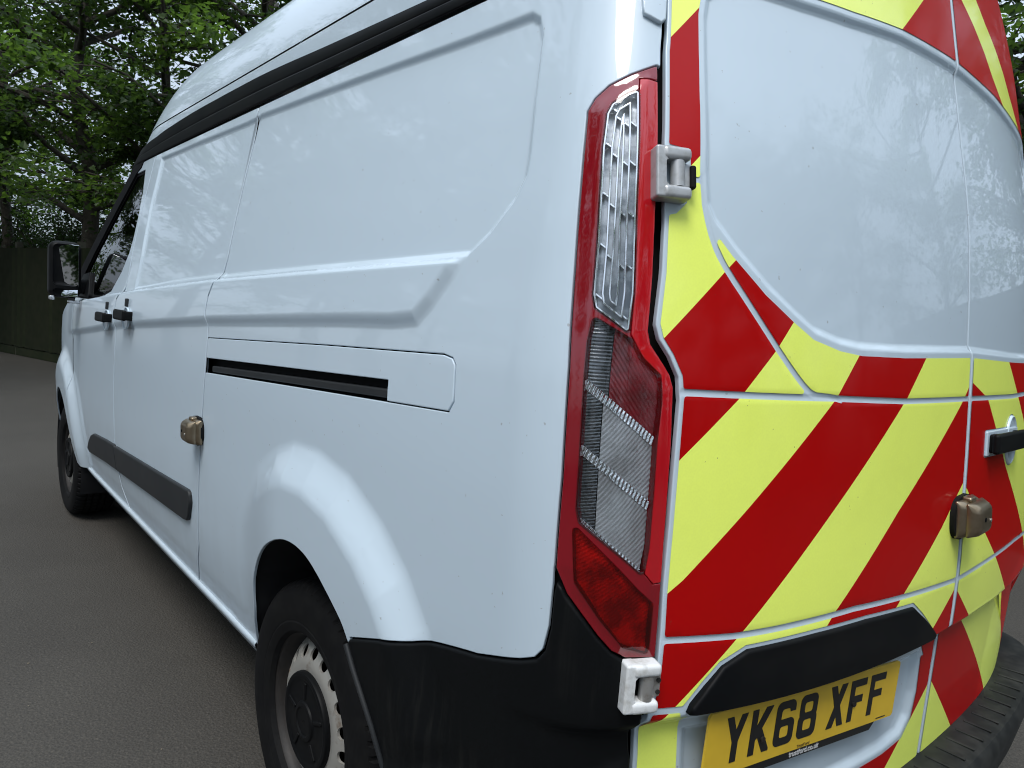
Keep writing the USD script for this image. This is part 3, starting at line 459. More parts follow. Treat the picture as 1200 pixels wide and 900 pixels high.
# sliding rail
sheet('rail_cover', P_RAIL.difference(P_SLOT).intersection(behind_sd.difference(cut_sd)), 'white_paint', qp, h=.012, off=.0006, rnd=.0022, lip=.02)
sheet('rail_channel', P_SLOT.buffer(.012), 'dark_void', qp, h=.03, off=-.036, rnd=0, lip=0)
a, b = surf(np.array([1.62, .605]), np.array([1.128, 1.182]), -.014)
bar = rbox(float(np.linalg.norm(a-b)), .018, .016, .004); d = (b-a)/np.linalg.norm(b-a); Tm = np.eye(4); Tm[:3, 0] = d; Tm[:3, 1] = np.cross([0, 1, 0], d); Tm[:3, 2] = [0, 1, 0]; Tm[:3, 3] = (a+b)/2
obj('rail_track', tm(bar, Tm), 'grey_plastic', qp)
# side mouldings
mf = Polygon([(3.54,.536),(3.47,.585),(3.40,.622),(3.33,.6426),(3.073,.6600),(2.876,.6690),(2.874,.655),(2.860,.585),(2.857,.560),(3.10,.5480),(3.4921,.520),(3.52,.528)])
ms = Polygon([(2.866,.6670),(2.2087,.6985),(1.80,.7190),(1.783,.714),(1.776,.6805),(1.8025,.6259),(1.820,.612),(1.8636,.6060),(2.2338,.5895),(2.850,.5600)])
sheet('side_moulding', mf, 'grey_plastic', fdr, h=.02, off=.012, rnd=.006, lip=.012); sheet('side_moulding', ms, 'grey_plastic', sdr, h=.02, off=.012, rnd=.006, lip=.012)
# sill under the doors: a rounded lip
us = np.linspace(1.305, 3.88, 60)
prof = [(-.012,.400),(.004,.397),(.010,.390),(.010,.380),(.004,.372),(-.006,.345),(-.03,.320),(-.10,.30)]
V = np.array([[base(u, z) + base_n(u, z)*0 + np.array([0, o, 0]) for o, z in prof] for u in us]).reshape(-1, 3); k = len(prof); F = []
for i in range(len(us)-1):
    for j in range(k-1): F.append([i*k+j, (i+1)*k+j, (i+1)*k+j+1, i*k+j+1])
obj('sill', trimesh.Trimesh(V, np.array(F)[:, ::-1]) if False else (V, np.array(F)), 'white_paint', van, 50)
# bumper corner cladding, near side
def bulge(u, z):
    return relief(u, z)+.018*sst(.0, .05, (.70-.45*(u-.1))-z)*sst(.02, .10, np.asarray(u, float))
sheet('bumper_corner', clad_poly, 'dirty_black', van, h=.014, off=.005, rel=bulge, rnd=.005, lip=.03)
sheet('bumper_corner', clad_poly, 'dirty_black', van, mirror=True, h=.03, off=.005, rel=bulge, rnd=.005, lip=.03)
# far side bodywork (mirrored, coarser)
for nm, pl in (('quarter_panel', quarter), ('front_door', front_door), ('front_wing', front_wing), ('side_panel', slide)): sheet(nm, pl, 'white_paint', van, mirror=True, h=.05, hb=.02)
sheet('window_glass', WIN.buffer(.004), 'window_glass', van, mirror=True, h=.06, off=-.007, rnd=0, lip=0)
# dark inner skin behind the panel gaps, and the load bay's bulkhead
shell = side_all.difference(P_ARCH.buffer(.02)).difference(P_FARCH.buffer(.02)).difference(P_TAIL.buffer(.004)).difference(WIN.buffer(.03)).difference(P_SLOT.buffer(.03)).intersection(sbox(-1, .42, 3.92, 1.93))
for mi in (False, True): sheet('inner_skin', shell.buffer(-.001), 'dark_void', van, mirror=mi, h=.05, off=-.03, rel=None, rnd=0, lip=0)
sheet('inner_skin', Polygon([(.12,.40),(.12,2.25),(2*UC-.12,2.25),(2*UC-.12,.40)]), 'dark_void', van, h=.05, off=-.034, rel=None, rnd=0, lip=0)
obj('bulkhead', trimesh.creation.box([.02, 1.62, 1.5], trimesh.transformations.translation_matrix([2.70, 0, 1.12])), 'interior', van)
obj('underbody', trimesh.creation.box([4.6, 1.5, .05], trimesh.transformations.translation_matrix([2.55, 0, .36])), 'dark_void', van)

for nm, ln, zz_ in (('door_seal', L_SD, (.40, 1.912)), ('door_seal', L_FD, (.40, 1.912)), ('door_seal', LineString(DOOR_F), (.72, 1.26)), ('door_seal', LineString([(1.60,1.9165),(3.1,1.9165)]), (1.8, 2))):
    sheet(nm, ln.buffer(.0075, cap_style=2).intersection(sbox(0, zz_[0], 5, zz_[1])), 'seal', van, h=.012, off=-.0034, rnd=0, lip=0)
sheet('door_seal', LineString(FD[8:]).buffer(.0095, cap_style=2).intersection(sbox(0, .40, 5, .66)), 'seal', van, h=.012, off=-.0024, rnd=0, lip=0)
sheet('door_seal', sbox(UC-.008, .465, UC+.008, 2.26), 'seal', van, h=.012, off=-.0042, rnd=0, lip=0, refine=[(LineString([(UC-.1, z), (UC+.1, z)]), (0,), .008) for z in (.744,.748,.752,.756,.76,.764,.768,1.24,1.2435,1.248,.864,.868,.872,1.335,1.34,1.345,1.35,1.908,1.913,1.918,1.924)])

# ------------------------------------------------------------------ rear doors, vinyl, seams
door = Polygon([(UC+.0042,2.27),(.101,2.27)]+DOOR_EDGE[1:]+[(UC+.0042,.462)])
grab_poly = Polygon([(-.012,.7685),(-.013,.7776),(-.043,.8111),(-.0718,.8381),(-.1197,.8571),(-.2728,.8595),(-.4168,.8592),(-.5865,.8511),(-.6299,.8238),(-.692,.7785),(-.684,.7675)])
ref_rear = [(P_WIN.exterior, (-.017,-.013,-.009,-.005,-.001,.001,.005,.009,.013,.017), .008), (P_REC.exterior, (-.021,-.016,-.011,-.006,-.001,.001,.006,.011,.016,.021), .008)]
ref_rear += [(s, (-.007,-.0045,-.002,0,.002,.0045,.007), .01) for s in SEAMS[:3]]
ref_rear += [(LineString([(.05,z),(UC,z)]), (0,), .01) for z in (.738,.744,.748,.752,.756,.76,.764,.768,.773)]
rd = sheet('rear_door', door, 'white_paint', van, h=.012, refine=ref_rear, rnd=.0022, lip=.008, label='left rear door with hinges, number plate and black grab handle')
rd2 = sheet('rear_door', Polygon(mirror_u(door.exterior.coords)), 'white_paint', van, h=.014, refine=[(LineString(mirror_u(l.coords)), o, s) for l, o, s in ref_rear if l is not P_REC.exterior], rnd=.0022, lip=.008, label='right rear door with its black handle in a white cup')
def ext(pts, slope=None):
    """a stripe edge, lengthened straight at both ends; runs from low u ... to high u sorted by u"""
    p = np.array(sorted(pts)); s = slope if slope is not None else np.polyfit(p[:, 0], p[:, 1], 1)[0]; L = 2.5
    return [(p[0, 0]-L, p[0, 1]-s*L)]+[tuple(q) for q in p]+[(p[-1, 0]+L, p[-1, 1]+s*L)]
def bands(lines, first):
    """stripes between successive edges, alternating colours; lines ordered from the top down"""
    top = [(u, z+5) for u, z in lines[0]]; bot = [(u, z-5) for u, z in lines[-1]]; ls = [top]+lines+[bot]; col = first; out = []
    for a, b in zip(ls[:-1], ls[1:]):
        out.append((col, Polygon(a+b[::-1]).buffer(0))); col = 'red' if col == 'yellow' else 'yellow'
    return out
EL = {k: ext(T[k], s) for k, s in (('L1',-1.1),('L1b',-1.1),('L2',-1.08),('L3',-1.03),('L4',-.95),('L5',-.92),('L6',-.84),('L7',-.79))}
EL['L8'] = ext([(-.699,.786),(-.787,.849)], -.80); EL['L9'] = ext([(-.737,.591),(-.788,.633)], -.82)
order = ['L1','L1b','L2','L3','L4','L5','L6','L7','L8','L9']
left_b = bands([EL[k] for k in order], 'yellow')
EM = [ext(mirror_u(T['L4']), .9), ext([(-1.033,1.334)], .85), ext(T['M6'][:4], .80), ext(T['M7'], .76), ext([(-.797,.847),(-.985,.705)], .78), ext(T['M9'], .85)]
right_b = bands(EM, 'yellow')
top_l = bands([ext(T['T1'], -.80)], 'yellow')
top_r = bands([ext([(u-.19, z) for u, z in T['T2']], .62), ext(T['T2'], .6)], 'red')
def soft(p, r): return p.buffer(-r).buffer(r)
def vinyl(dpoly, window, bnds, topb, seams, extra, parent):
    skin = dpoly.buffer(-.0065).difference(window.buffer(.009)).difference(sbox(-.11,1.88,-.10,3)).difference(sbox(2*UC+.10,1.88,2*UC+.11,3))
    for s in seams: skin = skin.difference(s.buffer(.0052, cap_style=3))
    for e in extra: skin = skin.difference(e)
    for cell in polys(skin):
        cell = soft(cell, .004)
        if cell.is_empty: continue
        above = cell.bounds[3] > 2.1 and cell.centroid.x < -.10
        for col, b in (topb if above else bnds):
            for q in polys(cell.intersection(b)):
                if q.area < 5e-5: continue
                sheet(col+'_stripe', q, col+'_vinyl', parent, h=.011, off=.0011, rnd=0, lip=0, refine=[(LineString([(.05,z),(UC-1,z)]), (0,), .011) for z in (.744,.748,.752,.756,.76,.764,.768)])
ear = Polygon([(.12,1.612),(.066,1.606),(.050,1.596),(.047,1.566),(.018,1.564),(.018,1.558),(.047,1.556),(.050,1.525),(.066,1.508),(.12,1.495)])
hl = Polygon([(.12,.880),(.060,.876),(.044,.86),(.042,.80),(.058,.782),(.12,.76)])
top_strip = LineString([(.12,1.915),(-.10,1.915)])
vinyl(door, P_WIN, left_b, top_l, SEAMS[:3]+[LineString([(.06,.780),(-.02,.776)]), LineString([(-.70,.763),(UC,.751)])],
      [grab_poly.buffer(.0075), P_REC.buffer(.006), Polygon([(-.022,.775),(-.028,.71),(-.735,.71),(-.690,.775)]), ear, hl], rd)
dm = Polygon(mirror_u(door.exterior.coords))
CUPC = (-1.092, 1.141); BARC = -1.020
cup = affinity.scale(Point(*CUPC).buffer(1, 24), .040, .056)
hbar = sbox(BARC-.115, CUPC[1]-.022, BARC+.114, CUPC[1]+.026).buffer(.004)
vinyl(dm, P_WINM, right_b, top_r, SEAMS[3:]+[LineString(mirror_u([(-.20,.768),(UC,.751)]))], [cup.buffer(.004), hbar.buffer(.002)], rd2)

# ------------------------------------------------------------------ tail lights
P_CLEAR, P_MID, P_RED = (Polygon(T[k]).buffer(-.004).buffer(.004) for k in ('tl_clear', 'tl_mid', 'tl_red'))
def ridged(period, amp, ang, off):
    c, s = math.cos(ang), math.sin(ang)
    def f(u, z):
        w = (np.asarray(u)*c+np.asarray(z)*s)/period; return off+amp*(np.abs((w % 1)-.5)*4-1)
    return f
def arcs(cu, cz, period, amp, off):
    def f(u, z):
        w = np.hypot(np.asarray(u)-cu, np.asarray(z)-cz)/period; return off+amp*(np.abs((w % 1)-.5)*4-1)
    return f
def facets(u, z):
    u, z = np.broadcast_arrays(np.asarray(u, float), np.asarray(z, float))
    return -.004+.004*meshkit.noise(np.stack([u*38, z*38, 0*u], -1), 4)+.0009*np.sin((u*.7+z)*2*np.pi/.006)
dome = lambda u, z: .002+.006*sst(0, .03, inside_dist(P_TAIL, *np.broadcast_arrays(np.asarray(u, float), np.asarray(z, float))))
shapely.prepare(P_TAIL)
def tail_light(mi):
    k = dict(mirror=mi)
    P_STRIP = Polygon([(.1425,1.70),(.1425,1.684),(.1315,1.514),(.1215,1.387),(.1195,1.329),(.097,1.297),(.0665,1.275),(.063,1.239),(.067,1.18),(.070,1.03),(.076,.992),(.06,.975),(-.1,.975),(-.1,1.70)])
    ringp = P_TAIL.difference(P_CLEAR).difference(P_MID).difference(P_RED)
    t = sheet('tail_light', ringp.difference(P_STRIP), 'lamp_red', van, h=.008, hb=.005, rel=dome, rnd=.002, lip=.03, **k)
    if mi:
        for p in (P_CLEAR, P_MID, P_RED): sheet('lens', p, 'lamp_red_bright', t, h=.02, rel=dome, rnd=0, lip=0, **k)
        return
    sheet('red_strip', ringp.intersection(P_STRIP.buffer(-.0008)), 'lamp_red_strip', t, h=.008, hb=.005, rel=dome, rnd=.0015, lip=.02)
    sheet('bowl', P_CLEAR.buffer(.004), 'reflector_bowl', t, h=.008, rel=lambda u, z: -.011+0*np.asarray(u)+0*np.asarray(z), rnd=0, lip=0)
    for d in (.0006, .0108, .0196):
        ring = P_CLEAR.buffer(-d).difference(P_CLEAR.buffer(-d-.0032))
        sheet('reflector_rib', ring, 'chrome', t, h=.006, hb=.004, off=-.001-d*.35, rel=dome, rnd=.0009, lip=.018)
    for z0 in (1.375, 1.445, 1.515, 1.585, 1.64):
        tick = LineString([(.20, z0+.030), (.11, z0-.035)]).buffer(.0013, cap_style=2).intersection(P_CLEAR)
        for n, (d0, d1) in enumerate(((.0030, .0112), (.0135, .0200))):
            piece = affinity.translate(tick, 0, -.008*n).intersection(P_CLEAR.buffer(-d0).difference(P_CLEAR.buffer(-d1)))
            for q in polys(piece): sheet('reflector_tick', q, 'chrome', t, h=.006, hb=.003, off=-.006, rel=dome, rnd=.0004, lip=.010)
    div = [LineString([(q[0][0]+(q[0][0]-q[1][0]), q[0][1]+(q[0][1]-q[1][1])), (q[1][0]-(q[0][0]-q[1][0]), q[1][1]-(q[0][1]-q[1][1]))]) for q in T['tl_div'][:3]]
    up = lambda l, d: Polygon([(l.coords[0][0], l.coords[0][1]+d), (l.coords[1][0], l.coords[1][1]+d), (l.coords[1][0], 3), (l.coords[0][0], 3)])
    A = P_MID.intersection(up(div[0], .0065)); Bz = P_MID.intersection(up(div[1], .0065)).difference(up(div[0], -.0065)); C = P_MID.intersection(up(div[2], .004)).difference(up(div[1], -.0065))
    for q in polys(A.intersection(sbox(-1, 1, .139, 2))): sheet('red_prism', q, 'lamp_red_facets', t, h=.0022, rel=ridged(.0055, .0006, 2.5, -.004), rnd=0, lip=0)
    for q in polys(A.difference(sbox(-1, 1, .140, 2))): sheet('grey_prism', q, 'lamp_bowl', t, h=.002, rel=ridged(.005, .0009, 1.57, -.006), rnd=0, lip=0)
    for R, zc in ((Bz, 1.24), (C, 1.14)):
        for q in polys(R.intersection(sbox(-1, .5, .146, 2))): sheet('clear_prism', q, 'chrome_prism', t, h=.0016, rel=arcs(.30, zc+.10, .0054, .0006, -.004), rnd=0, lip=0)
        for q in polys(R.difference(sbox(-1, .5, .147, 2))): sheet('grey_prism', q, 'lamp_bowl', t, h=.002, rel=ridged(.0045, .0009, 1.4, -.006), rnd=0, lip=0)
    for l in div:
        q = l.buffer(.0062).intersection(P_MID)
        if not q.is_empty: sheet('divider', q, 'chrome', t, h=.0018, rel=ridged(.0062, .0014, .35, -.001), rnd=.0006, lip=.012)
    sheet('red_reflector', P_RED.buffer(.002), 'lamp_red_bright', t, h=.0025, rel=facets, rnd=0, lip=0)
    sheet('lens', P_CLEAR.union(P_MID.buffer(.001)).buffer(.001), 'lens_clear', t, h=.01, rel=lambda u, z: dome(u, z)+.0012, rnd=0, lip=0)
    sheet('red_lens', P_RED.buffer(.001), 'lens_red', t, h=.01, rel=lambda u, z: dome(u, z)+.0012, rnd=0, lip=0)
tail_light(False); tail_light(True)
sheet('tail_seat', P_TAIL.buffer(.012), 'dark_void', van, h=.03, off=-.034, rel=None, rnd=0, lip=0)

# ------------------------------------------------------------------ hinges, locks, handles
def hinge(u, z, s, body, leaf_mat, pad, nm='hinge', mirror=False, parent=None):
    """bracket on the pillar with two knuckles, a leaf on the door between them; s = height"""
    Tm = frame_at(u, z)
    br = rbox(.020, s, .026, .004, (-.021, 0, .010))
    kn = [rbox(.044, s*.25, .029, .006, (.002, sg*s*.375, .0115)) for sg in (-1, 1)]
    b = manifold3d.Manifold.batch_boolean([br]+kn, manifold3d.OpType.Add)
    b = b-rbox(.012, s*.46, .05, .003, (-.010, 0, .028))
    def go(name, man, mt, p):
        t = tm(man, Tm)
        if mirror: t.apply_transform(np.diag([1, -1, 1, 1]))
        return obj(name, t, mt, p, 40)
    h = go(nm, b, body, van if parent is None else parent)
    go('pin', cyl(.0105, s*.50, (.006, 0, .0135), 'y'), leaf_mat, h)
    go('leaf', rbox(.022, s*.47, .012, .003, (.018, 0, .009)), leaf_mat, h)
    if pad: go('rubber_pad', rbox(.009, s*.45, .016, .003, (.029, -.002, .012)), 'rubber', h)
    else:
        for sg in (-1, 1): go('screw', cyl(.0035, .004, (.0245, sg*s*.12, .0150)), 'rusty_steel', h)
    return h
hinge(.083, 1.559, .076, 'hinge_grey', 'hinge_grey', True); hinge(.073, .829, .074, 'hinge_white', 'bare_pin', False)
sheet('hinge_cover', Polygon([(.150,1.93),(.147,1.826),(.143,1.801),(.114,1.789),(.106,1.797),(.106,1.93)]), 'white_paint', van, h=.015, off=.007, rnd=.003, lip=.01)

def slam_lock(u, z, parent, tilt=0.0, label=None):
    """domed bronze lock on a black gasket; its case bridges the door gap"""
    Tm = frame_at(u, z) @ trimesh.transformations.rotation_matrix(tilt, [0, 0, 1])
    gask = manifold3d.Manifold.batch_hull([cyl(.036, .012, (dx, dy, .004)) for dx in (-.019, .010) for dy in (-.008, .008)])
    def dome_part(sx, sy, z0, z1, r):
        return manifold3d.Manifold.batch_hull([manifold3d.Manifold.sphere(r, 20).translate([i*(sx-r), j*(sy-r), z1-r]) for i in (-1, 1) for j in (-1, 1)]+[rbox(2*sx, 2*sy, .006, .0028, (0, 0, z0+.003))])
    l = obj('slam_lock', tm(dome_part(.045, .038, .006, .028, .015), Tm), 'brass_bronze', parent, 45, label)
    obj('gasket', tm(gask, Tm), 'rubber', l, 40)
    obj('lock_head', tm(dome_part(.041, .0345, .024, .050, .019).translate([.003, 0, 0]), Tm), 'brass_bronze', l, 45)
    obj('key_flap', tm(rbox(.030, .012, .020, .005, (-.004, .038, .018)), Tm), 'brass_bronze', l, 40)
    obj('rivet', tm(cyl(.0035, .004, (.022, -.004, .0495)), Tm), 'bare_pin', l, 40)
    obj('keyhole', tm(cyl(.0045, .004, (-.008, .002, .0488)), Tm), 'seal', l, 40)
slam_lock(UC+.016, 1.004, rd, math.radians(4), 'bronze lock across the gap of the rear doors')
slam_lock(1.700, .928, sdr, 0, 'bronze lock across the rear edge of the sliding door')

def pull(u, z, parent, length=.20, tilt=0.0):
    Tm = frame_at(u, z) @ trimesh.transformations.rotation_matrix(tilt, [0, 0, 1])
    h = obj('door_handle', tm(rbox(length, .042, .018, .008, (0, 0, .028))+rbox(.03, .036, .032, .006, (length*.42, 0, .012))+rbox(.03, .036, .032, .006, (-length*.42, 0, .012)), Tm), 'black_plastic', parent, 40)
    a = np.linspace(0, 2*np.pi, 40, endpoint=False); rows = [(1.0, .001), (1.0, .006), (.94, .008), (.86, .004), (.6, .0025), (0.02, .002)]
    V = np.array([[.052*k*np.cos(t), -.012+.046*k*np.sin(t), zz] for k, zz in rows for t in a]); F = []
    for i in range(len(rows)-1):
        for j in range(40): F.append([i*40+j, i*40+(j+1) % 40, (i+1)*40+(j+1) % 40, (i+1)*40+j])
    V = V@Tm[:3, :3].T+Tm[:3, 3]
    obj('handle_cup', (V, np.array(F)), 'white_paint', h, 50)
    obj('key_cover', tm(rbox(.022, .034, .012, .005, (-.01, .052, .004)), Tm), 'grey_plastic', h, 40)
pull(3.00, 1.216, fdr, .17); pull(2.64, 1.240, sdr, .17)
Tb = frame_at(BARC, CUPC[1]+.002)
hb = rbox(.220, .044, .016, .007, (.0, 0, .018))+rbox(.04, .040, .020, .006, (-.082, 0, .007))+rbox(.03, .040, .020, .006, (.085, 0, .007))
rh = obj('door_handle', tm(hb, Tb), 'black_plastic', rd2, 40)
Tm = frame_at(*CUPC)
a = np.linspace(0, 2*np.pi, 56, endpoint=False); rows = [(1.0, .0005), (.99, .004), (.94, .0055), (.88, .002), (.5, .0012), (.02, .001)]
V = np.array([[.041*k*np.cos(t), .057*k*np.sin(t), zz] for k, zz in rows for t in a]); F = [[i*56+j, i*56+(j+1) % 56, (i+1)*56+(j+1) % 56, (i+1)*56+j] for i in range(len(rows)-1) for j in range(56)]
obj('handle_cup', (V@Tm[:3, :3].T+Tm[:3, 3], np.array(F)), 'white_paint', rh, 50)
obj('handle_surround', tm(rbox(.230, .054, .006, .0028, (0, 0, .0012)), Tb), 'white_paint', rh, 40)

# grab handle above the number plate
sheet('grab_handle', grab_poly, 'black_plastic', rd, h=.012, off=.008, rel=lambda u, z: .006*sst(.85, .79, np.asarray(z, float))+.0225*(1-sst(.740, .768, np.asarray(z, float)))+0*u, rnd=.006, lip=.022)

# ------------------------------------------------------------------ number plate
Tm = frame_at(-.323, .6945, .0125); Tm = Tm @ trimesh.transformations.rotation_matrix(math.radians(-1.7), [0, 0, 1])
def plate_mesh(poly, z0, z1):
    t = trimesh.util.concatenate([trimesh.creation.extrude_polygon(g, z1-z0, engine='earcut') for g in polys(poly)]); t.apply_translation([0, 0, z0]); t.apply_transform(Tm); return t
pl_poly = sbox(-.26+.008, -.0555+.008, .26-.008, .0555-.008).buffer(.008, 8)
plate = obj('number_plate', plate_mesh(pl_poly, 0, .004), 'plate_yellow', rd, 30)
def st(pts, w=.014, cap=2, join=2): return LineString(pts).buffer(w/2, cap_style=cap, join_style=join, mitre_limit=3)
W_, H_, s_ = .050, .079, .014; h_ = s_/2
def rr(x0, y0, x1, y1, r=.012): return sbox(x0+r, y0+r, x1-r, y1-r).buffer(r, 8)
clip = sbox(0, 0, W_, H_)
CH = {
 'Y': st([(.004, H_+.01), (.025, .036)]).union(st([(.046, H_+.01), (.025, .036)])).union(sbox(.018, 0, .032, .042)).intersection(clip),
 'K': sbox(0, 0, s_, H_).union(st([(.010, .030), (.050, H_+.012)], .0150)).union(st([(.0175, .046), (.048, -.008)], .0155)).intersection(clip),
 '6': rr(0, 0, W_, .047).difference(rr(s_, s_, W_-s_, .047-s_+.001, .005)).union(sbox(0, .018, s_, .062)).union(rr(0, .030, W_, H_, .013).difference(rr(s_, .02, W_-s_, H_-s_, .006)).difference(sbox(W_-s_-.001, .02, W_+.01, .058)).difference(sbox(s_, .0, W_, .052))),
 '8': rr(0, 0, W_, .0455, .012).union(rr(.0015, .034, W_-.0015, H_, .012)).difference(rr(s_, s_, W_-s_, .0335, .005)).difference(rr(s_, .0465, W_-s_, H_-s_, .005)),
 'X': st([(.0065, -.006), (.0435, H_+.006)], .0155).union(st([(.0435, -.006), (.0065, H_+.006)], .0155)).intersection(clip),
 'F': sbox(0, 0, s_, H_).union(sbox(0, H_-s_, .048, H_)).union(sbox(0, .034, .040, .034+s_)),
}
x = -.219
for ch in 'YK68 XFF':
    if ch == ' ': x += .033-.011; continue
    obj('letter' if ch.isalpha() else 'digit', plate_mesh(affinity.translate(CH[ch], x, -.0395+.002), .004, .0046), 'plate_black', plate, 30); x += .061
obj('surround', plate_mesh(Polygon([(-.21, -.050), (-.19, -.0705), (.19, -.0705), (.21, -.050)]), -.003, .003), 'plate_black', plate, 30)
def lettering(txt, hgt, cx, cy, z, mt, name, bold=False):
    t = meshkit.text_mesh(txt, hgt, .0005, bold); w = t.bounds[1][0]-t.bounds[0][0]; t.apply_translation([cx-w/2, cy, z]); t.apply_transform(Tm); obj(name, t, mt, plate, False)
lettering('trustford.co.uk', .0085, -.005, -.0672, .0031, 'plate_text_grey', 'dealer_lettering', True)
lettering('TrustFord', .0055, -.012, -.0535, .0041, 'plate_text_dark', 'dealer_lettering')
obj('maker_mark', plate_mesh(sbox(.205, -.0515, .235, -.0495), .004, .0044), 'plate_black', plate, 30)
for sx, sy in ((-.126, -.014), (.122, -.004)): obj('screw_cap', tm(cyl(.005, .004, (sx, sy, .0055)), Tm), 'rusty_steel', plate, 40)

# ------------------------------------------------------------------ rear bumper with step
us = np.linspace(.20, 2*UC-.20, 150)
prof = [(-.04,.466),(.0,.468),(.062,.466),(.080,.462),(.089,.452),(.093,.434),(.092,.42),(.080,.35),(.05,.30),(-.05,.285),(-.25,.285)]
dense = []
Bs = np.concatenate([base(us, np.full(us.shape, z))[:, None]*[1, 1, 0]+[0, 0, z]+(base_n(us, np.full(us.shape, .60))*[1, 1, 0])[:, None]*o for o, z in prof], 1)
n, k = len(us), len(prof); F = [[i*k+j, (i+1)*k+j, (i+1)*k+j+1, i*k+j+1] for i in range(n-1) for j in range(k-1)]
bp = obj('rear_bumper', (Bs.reshape(-1, 3), np.array(F)[:, ::-1]), 'bumper_grey', van, 35)
for q in np.arange(-.06, 2*UC+.06, -.062):
    P0, nn = base(np.array([q]), np.array([.468]))[0], (base_n(np.array([q]), np.array([.60]))[0]*[1, 1, 0]); nn /= np.linalg.norm(nn)
    R = np.eye(4); R[:3, 2] = [0, 0, 1]; R[:3, 1] = nn; R[:3, 0] = np.cross(nn, [0, 0, 1]); R[:3, 3] = P0+nn*.042
    obj('tread_rib', tm(rbox(.007, .058, .005, .0020, (0, 0, .0), 8), R), 'bumper_grey', bp, 40)

def tube_(pts, rad, seg=8):
    t = np.gradient(pts, axis=0); t /= np.linalg.norm(t, axis=1, keepdims=True); a = np.cross(t, [.2, .9, .3]); a /= np.linalg.norm(a, axis=1, keepdims=True); b = np.cross(t, a); th = np.arange(seg)/seg*2*np.pi
    V = (pts[:, None]+rad*(a[:, None]*np.cos(th)[:, None]+b[:, None]*np.sin(th)[:, None])).reshape(-1, 3); j = np.arange(seg)
    return V, np.concatenate([np.stack([i*seg+j, i*seg+(j+1) % seg, (i+1)*seg+(j+1) % seg, (i+1)*seg+j], 1) for i in range(len(pts)-1)])
# ------------------------------------------------------------------ wheels and arch liners
def wheel(x, side, label=None):
    na = 66*6; th = np.arange(na)/na*2*np.pi; ph = (np.arange(na) % 6)/6.0
    half = [(.206,-.016),(.214,-.004),(.226,.001),(.236,.0025),(.240,.0010),(.244,.0030),(.265,.0055),(.288,.0050),(.305,.0005),(.316,-.007),(.3245,-.015),(.330,-.024),(.3335,-.034),(.3345,-.052),(.3270,-.054),(.3270,-.062),(.3350,-.064),(.3355,-.084),(.3280,-.086),(.3280,-.094),(.3355,-.096)]
    full = half+[(r, -.215-y) for r, y in half[::-1]]
    V = []
    for r, y in full:
        sh = np.where((ph > .62) & (.316 < r), .006, 0) if r > .3 else 0
        rr_ = r-sh-(.0018 if False else 0)
        V.append(np.stack([rr_*np.cos(th), np.full(na, y), rr_*np.sin(th)], -1))
    V = np.concatenate(V); k = len(full); j = np.arange(na); F = np.concatenate([np.stack([i*na+j, i*na+(j+1) % na, (i+1)*na+(j+1) % na, (i+1)*na+j], 1) for i in range(k-1)])
    X = lambda P: (np.asarray(P)*[1, side, 1])+[x, side*.938, .335]
    fl = (lambda f: f) if side > 0 else (lambda f: f[:, ::-1])
    def rev(pr, seg=96):
        t = np.arange(seg)/seg*2*np.pi; P = np.concatenate([np.stack([r*np.cos(t), np.full(seg, y), r*np.sin(t)], -1) for r, y in pr]); i = np.arange(seg)
        return X(P), fl(np.concatenate([np.stack([a*seg+i, a*seg+(i+1) % seg, (a+1)*seg+(i+1) % seg, (a+1)*seg+i], 1) for a in range(len(pr)-1)]))
    w = obj('wheel', rev([(.208,-.030),(.212,-.010),(.2185,-.004),(.2215,-.006),(.217,-.012),(.205,-.020),(.200,-.034),(.196,-.055),(.186,-.085),(.180,-.14),(.20,-.20)]), 'rusty_steel', van, 40, label)
    obj('tyre', (X(V), fl(F)), 'rubber', w, 28)
    # pressed steel disc with a ring of holes
    pr = [(.201,-.074),(.194,-.061),(.184,-.048),(.168,-.034),(.152,-.0245),(.138,-.0195),(.126,-.018),(.10,-.020),(.05,-.022),(.0,-.022)]
    cs = manifold3d.CrossSection([np.array([(r, y) for r, y in pr]+[(r, y-.006) for r, y in pr[::-1]])[:]])
    disc = cs.revolve(96)
    holes = [cyl(.0155, .08, (.160*math.cos(2*math.pi*(i+.3)/18), .160*math.sin(2*math.pi*(i+.3)/18), -.04), seg=20) for i in range(18)]
    disc = disc-manifold3d.Manifold.batch_boolean(holes, manifold3d.OpType.Add)
    t = tm(disc); t.vertices = t.vertices[:, [0, 2, 1]]; t.faces = t.faces[:, ::-1]
    t.vertices = X(t.vertices); 
    if side < 0: t.invert()
    obj('rim', t, 'steel_silver', w, 30)
    cap = obj('hub_cap', rev([(.117,-.030),(.117,-.012),(.114,-.006),(.108,-.004),(.101,-.006),(.095,-.009),(.070,-.008),(.048,-.007),(.046,-.003),(.042,-.001),(.036,-.001),(.033,-.004),(.002,-.005)]), 'grey_plastic' if False else 'black_plastic', w, 35)
    for i in range(5):
        a = 2*math.pi*(i+.2)/5; R = trimesh.transformations.rotation_matrix(-a, [0, 1, 0]); R[:3, 3] = [.074*math.cos(a), -.009, .074*math.sin(a)]
        t = tm(rbox(.040, .010, .010, .003), R); t.vertices = X(t.vertices)
        if side < 0: t.invert()
        obj('rib', t, 'black_plastic', cap, 40)
lip_ = np.array([(.628,.690),(.602,.655),(.566,.612),(.535,.57),(.508,.52),(.488,.468)]); V, F = tube_(surf(lip_[:, 0], lip_[:, 1], .008), .0055)
obj('arch_lip', (V, F), 'grey_plastic', van, 50)
XW, XF = .966, 4.28
for side in (1, -1):
    for xx in (XW, XF): wheel(xx, side)
